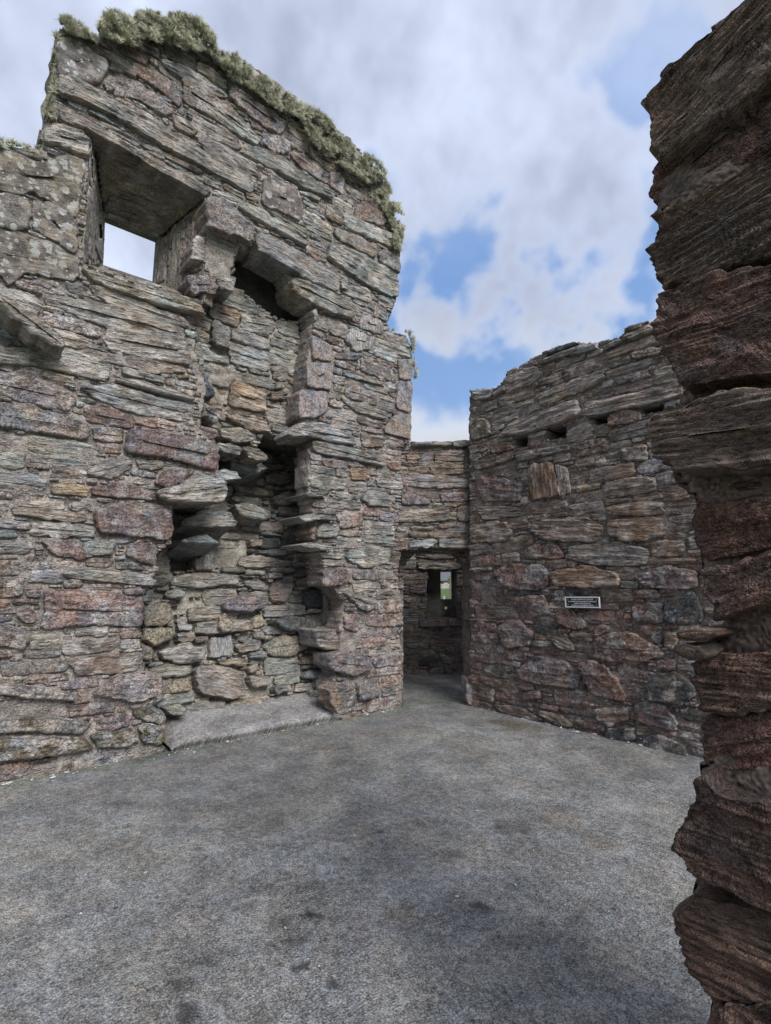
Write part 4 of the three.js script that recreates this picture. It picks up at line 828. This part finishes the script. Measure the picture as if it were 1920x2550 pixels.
// hedge, gravestones and fence posts seen through the narrow window
const eyeAt = (px, py, d) => { const r = ray(px, py), t = d / -r.z; return new THREE.Vector3(r.x * t, EYE + r.y * t, r.z * t); };
{
  const hedge = thing('hedge', 'dark green hedge of bushes behind the gravestones', 'hedge'); const r = rng(301), leaf = [], base = new THREE.PlaneGeometry(.32, .24);
  const cx = eyeAt(1105, 1455, 62); const cols = [];
  for (let i = 0; i < 2600; i++) { const x = cx.x + (r() - .5) * 26, hh = .45 + .5 * noise2(x * .6, 1, 141) + .35 * noise2(x * 2, 3, 142), y = r() * hh, z = -62 + (r() - .5) * 2.4; const g = base.clone(); g.rotateX(r() * 3); g.rotateY(r() * 3); g.translate(x, gy(x, z) + y, z); const s = .6 + .8 * r(); const c = new Float32Array(12); for (let k = 0; k < 4; k++) { c[k * 3] = .06 * s; c[k * 3 + 1] = .075 * s; c[k * 3 + 2] = .022 * s; } g.setAttribute('color', new THREE.BufferAttribute(c, 3)); leaf.push(g); }
  mesh('foliage', mergeGeometries(leaf), new THREE.MeshStandardMaterial({ vertexColors: true, roughness: 1, side: THREE.DoubleSide }), hedge, 'stuff');
  const pale = new THREE.MeshStandardMaterial({ map: grMap, color: new THREE.Color(.62, .62, .6), roughness: .9 }), wood = new THREE.MeshStandardMaterial({ map: lamMap, color: new THREE.Color(.30, .27, .22), roughness: .95 });
  const gs = [[1098.5, 48, .62, .95], [1101, 50, .5, .8], [1104, 47, .55, .85], [1107, 49, .6, .95], [1110.5, 48, .8, 1.15], [1114, 50, .6, .85], [1119.5, 48, .62, .95], [1123.5, 47, .6, 1.0], [1127, 49, .6, .9]];
  gs.forEach(([x, d, w, h], i) => { h *= .42; w *= .55;
    const sh = new THREE.Shape(); sh.moveTo(-w / 2, -.15); sh.lineTo(w / 2, -.15); sh.lineTo(w / 2, h * .75); sh.quadraticCurveTo(w / 2, h, 0, h * (1 + .05 * (i % 3))); sh.quadraticCurveTo(-w / 2, h, -w / 2, h * .75); sh.closePath();
    const m = mesh(numbered('gravestone'), new THREE.ExtrudeGeometry(sh, { depth: .1, bevelEnabled: true, bevelSize: .015, bevelThickness: .015, bevelSegments: 1 }), pale, scene); const p = eyeAt(x, 1464, d); m.position.set(p.x, gy(p.x, p.z), p.z); m.rotation.y = (i * 37 % 11 - 5) * .03; m.userData = { label: 'pale upright gravestone in the row seen through the narrow window', category: 'gravestone', group: 'gravestones in the field' };
  });
  [[1122.5, 24, .95, .05, 'tall weathered wooden fence post standing before the gravestones'], [1105.5, 19, .16, .045, 'short pale marker post low in the grass']].forEach(([x, d, h, w, lab]) => { const g = new THREE.CylinderGeometry(w * .9, w * 1.1, h + .3, 9, 4); const m = mesh(numbered('fence_post'), g, h < .5 ? pale : wood, scene); const p = eyeAt(x, 1480, d); m.position.set(p.x, gy(p.x, p.z) + (h - .3) / 2, p.z); m.rotation.z = .02; m.userData = { label: lab, category: 'post' }; });
}

// ================================================================== plaque
{
  const cv = document.createElement('canvas'); cv.width = 1024; cv.height = 300; const c = cv.getContext('2d'); c.fillStyle = '#15191a'; c.fillRect(0, 0, 1024, 300); c.fillStyle = '#ffffff'; c.textAlign = 'center'; c.textBaseline = 'middle';
  c.font = 'bold 56px serif'; c.fillText("LORD'S PRIVATE ROOM", 512, 62); c.font = 'bold 42px serif'; c.fillText('A WITHDRAWING-ROOM OFF THE HALL', 512, 128); c.fillText('WITH A PRIVATE STAIR', 512, 184); c.fillText('LEADING TO CHAMBERS ABOVE', 512, 240);
  const t = new THREE.CanvasTexture(cv); t.colorSpace = THREE.SRGBColorSpace;
  const z = .10, q = [[1408, 1484], [1494, 1489.5], [1494, 1516], [1409, 1510]].map(([x, y]) => PR.px(x, y, z)), u = (q[0][0] + q[3][0]) / 2, u2 = (q[1][0] + q[2][0]) / 2, v = (q[2][1] + q[3][1]) / 2, v2 = (q[0][1] + q[1][1]) / 2, w = u2 - u, h = v2 - v;
  const s = thing('information_sign', 'small black plaque with white lettering in a white frame on the dark wall', 'sign'); s.position.copy(PR.at((u + u2) / 2, (v + v2) / 2, z)); s.quaternion.setFromRotationMatrix(new THREE.Matrix4().makeBasis(PR.U, PR.V, PR.N)); s.rotateZ(.012);
  mesh('board', new THREE.BoxGeometry(w - .008, h - .008, .012), [0, 1, 2, 3, 4, 5].map(i => new THREE.MeshStandardMaterial(i === 4 ? { map: t, roughness: .45 } : { color: 0x15191a, roughness: .6 })), s);
  const e = .008, fr = new THREE.Shape([[-w / 2, -h / 2], [w / 2, -h / 2], [w / 2, h / 2], [-w / 2, h / 2]].map(p => new THREE.Vector2(...p))); fr.holes.push(new THREE.Path([[-w / 2 + e, -h / 2 + e], [-w / 2 + e, h / 2 - e], [w / 2 - e, h / 2 - e], [w / 2 - e, -h / 2 + e]].map(p => new THREE.Vector2(...p))));
  const f = mesh('frame', new THREE.ExtrudeGeometry(fr, { depth: .012, bevelEnabled: true, bevelSize: .003, bevelThickness: .003, bevelSegments: 2 }), new THREE.MeshStandardMaterial({ color: new THREE.Color(.6, .61, .6), roughness: .5 }), s); f.position.z = -.002;
  for (const [x, y] of [[-1, -1], [1, -1], [-1, 1], [1, 1]]) { const m = mesh('screw', new THREE.CylinderGeometry(.006, .006, .006, 10), new THREE.MeshStandardMaterial({ color: 0xb8b8b4, roughness: .4, metalness: .8 }), s); m.rotation.x = Math.PI / 2; m.position.set(x * (w / 2 - .035), y * (h / 2 - .032), .008); }
  const pg = mesh('spacer', new THREE.BoxGeometry(w * .8, h * .6, .1), new THREE.MeshStandardMaterial({ color: 0x2b2622, roughness: .9 }), s); pg.position.z = -.055;
}

// ================================================================== loose chips along the wall feet
{
  const r = rng(611), gs = []; const chip = (x, z, s) => { const g = new THREE.DodecahedronGeometry(s, 0); g.deleteAttribute('uv'); g.scale(1 + r(), .35 + .3 * r(), .7 + .6 * r()); g.rotateY(r() * 6); const c = pick(r, 'gbplrs'), k = KIND[c][0], n = g.attributes.position.count, col = new Float32Array(n * 3); for (let i = 0; i < n; i++) for (let q = 0; q < 3; q++) col[i * 3 + q] = k[q]; g.setAttribute('color', new THREE.BufferAttribute(col, 3)); g.translate(x, s * .2, z); gs.push(g); };
  for (let i = 0; i < 150; i++) { const L = r() < .55, p = L ? PL : PR, u = L ? -2.6 + r() * 5.2 : r() * 4, d = .03 + .22 * r() * r(), q = p.at(u, 0, d); chip(q.x, q.z, .006 + .016 * r() * r()); }
  for (let i = 0; i < 40; i++) { const q = onFloor(100 + 1500 * r(), 1900 + 600 * r()); chip(q.x, q.z, .003 + .005 * r()); }
  const m = mesh('stone_chips', mergeGeometries(gs), new THREE.MeshStandardMaterial({ vertexColors: true, roughness: .95 }), scene, 'stuff'); m.userData.label = 'loose stone chips scattered on the concrete along the wall feet'; m.userData.category = 'chips';
}

// ================================================================== beard lichen along the wall head
{
  const r = rng(401), D = [];
  const reg = (x0, y0, s, t, n, za, zb, up) => { const a = t.trim().split(/\s+/).map(Number), P = []; for (let i = 0; i < a.length; i += 2) P.push([x0 + a[i] / s, y0 + a[i + 1] / s]); D.push({ P, n, za, zb, up }); };
  reg(0, 0, 2.603, '390 125 440 110 480 150 560 190 630 250 560 262 430 215 395 195', 420, -.05, .12, 1);
  reg(0, 0, 2.603, '630 195 680 85 760 75 870 140 880 72 920 62 990 92 1100 87 1200 102 1300 132 1360 200 1395 260 1405 335 1300 330 1220 350 1100 280 950 262 880 308 740 278 650 232', 3900, -.10, .20, 1);
  reg(500, 50, 2.603, '0 20 60 120 110 210 230 240 330 325 480 425 600 505 640 545 740 575 840 655 900 755 970 795 1010 835 1150 915 1205 990 1195 1040 1080 1065 920 960 780 865 700 775 640 640 480 575 300 438 170 375 120 280 20 200', 6000, -.08, .15, 1);
  reg(500, 50, 2.603, '1195 1040 1275 1175 1322 1285 1312 1400 1285 1505 1240 1478 1240 1350 1160 1200 1080 1130 1170 1110', 1400, -.12, .10, .6);
  reg(0, 0, 2.603, '352 230 375 240 362 400 342 560 305 700 280 800 335 790 350 600 364 450', 420, -.35, .02, .3);
  reg(0, 0, 2.603, '-200 815 0 905 150 935 268 968 255 990 100 965 0 965 -200 880', 110, -.15, .07, 1);
  reg(450, 550, 2.603, '1360 708 1480 713 1515 780 1508 880 1530 960 1522 1020 1510 1035 1505 900 1490 800 1470 730 1360 722', 130, -.25, .05, .6);
  // a tuft: a dozen curved flat strands from one foot
  const tuft = (seed) => { const q = rng(seed), pos = [], idx = []; for (let i = 0; i < 15; i++) { const az = q() * 6.283, sp = .25 + .75 * q(), L = .6 + .5 * q(), w = .045 + .04 * q(), dx = Math.cos(az) * sp, dz = Math.sin(az) * sp, dy = Math.sqrt(Math.max(.05, 1.3 - sp * sp)); let p = [0, 0, 0]; const o = pos.length / 3, sx = -Math.sin(az), sz = Math.cos(az); for (let k = 0; k <= 3; k++) { const f = k / 3, ww = w * (1 - f * .75), x = dx * L * f * (1 + .3 * f), y = dy * L * f * (1 - .22 * f), z = dz * L * f * (1 + .3 * f), j = (q() - .5) * .08; pos.push(x + sx * ww + j, y, z + sz * ww, x - sx * ww + j, y + .02, z - sz * ww); if (k) idx.push(o + k * 2 - 2, o + k * 2 - 1, o + k * 2 + 1, o + k * 2 - 2, o + k * 2 + 1, o + k * 2); } } const g = new THREE.BufferGeometry(); g.setAttribute('position', new THREE.Float32BufferAttribute(pos, 3)); g.setIndex(idx); g.computeVertexNormals(); return g; };
  const total = D.reduce((s, d) => s + d.n, 0), nv = 3, mat = new THREE.MeshPhysicalMaterial({ color: 0xffffff, roughness: 1, side: THREE.DoubleSide });
  const lich = thing('lichen_mat', 'shaggy pale green beard lichen growing along the sloping wall top', 'lichen'); lich.userData.kind = 'stuff';
  const lists = [[], [], []]; const m4 = new THREE.Matrix4(), qq = new THREE.Quaternion(), sc = new THREE.Vector3(), pv = new THREE.Vector3(), nrm = new THREE.Vector3();
  for (const d of D) { const B = boxOf(d.P); let k = 0, guard = 0; while (k < d.n && guard++ < d.n * 40) { const x = lerp(B[0], B[1], r()), y = lerp(B[2], B[3], r()); if (!inside(d.P, x, y)) continue;
      const cl = noise2(x * .05, y * .05, 151) * .7 + .3 * noise2(x * .15, y * .15, 153); if (noise2(x * .07 + 3, y * .07, 154) < .22 + .2 * r()) { k++; continue; } const z = lerp(d.za, d.zb, .25 + .75 * Math.pow(r(), .6)) * (.5 + .9 * cl); const [u, v] = PL.px(x, y, z); PL.at(u, v, z, pv);
      nrm.copy(PL.N).multiplyScalar(.5 + .6 * r()).addScaledVector(Y, d.up * (.15 + .9 * cl)).addScaledVector(PL.U, (r() - .5) * 1.1); nrm.y += (r() - .5) * .7; nrm.normalize(); qq.setFromUnitVectors(Y, nrm); const s = (.024 + .038 * r()) * (.7 + .6 * cl); sc.set(s, s * (.8 + .5 * r()), s); const c = noise2(x * .06 + 7, y * .06, 152), t = .46 + .8 * r();
      lists[k % nv].push([m4.clone().compose(pv, qq, sc), [lerp(.36, .56, c) * t, lerp(.36, .55, c) * t, lerp(.26, .41, c) * t]]); k++; } }
  lists.forEach((L, i) => { const im = new THREE.InstancedMesh(tuft(500 + i), mat, L.length); im.name = 'tufts'; const c = new THREE.Color(); L.forEach(([m, k], j) => { im.setMatrixAt(j, m); im.setColorAt(j, c.setRGB(...k)); }); im.castShadow = im.receiveShadow = true; im.userData.kind = 'stuff'; lich.add(im); });
}
console.log('triangles', TRI, 'stones', STONES);
renderer.render(scene, camera);
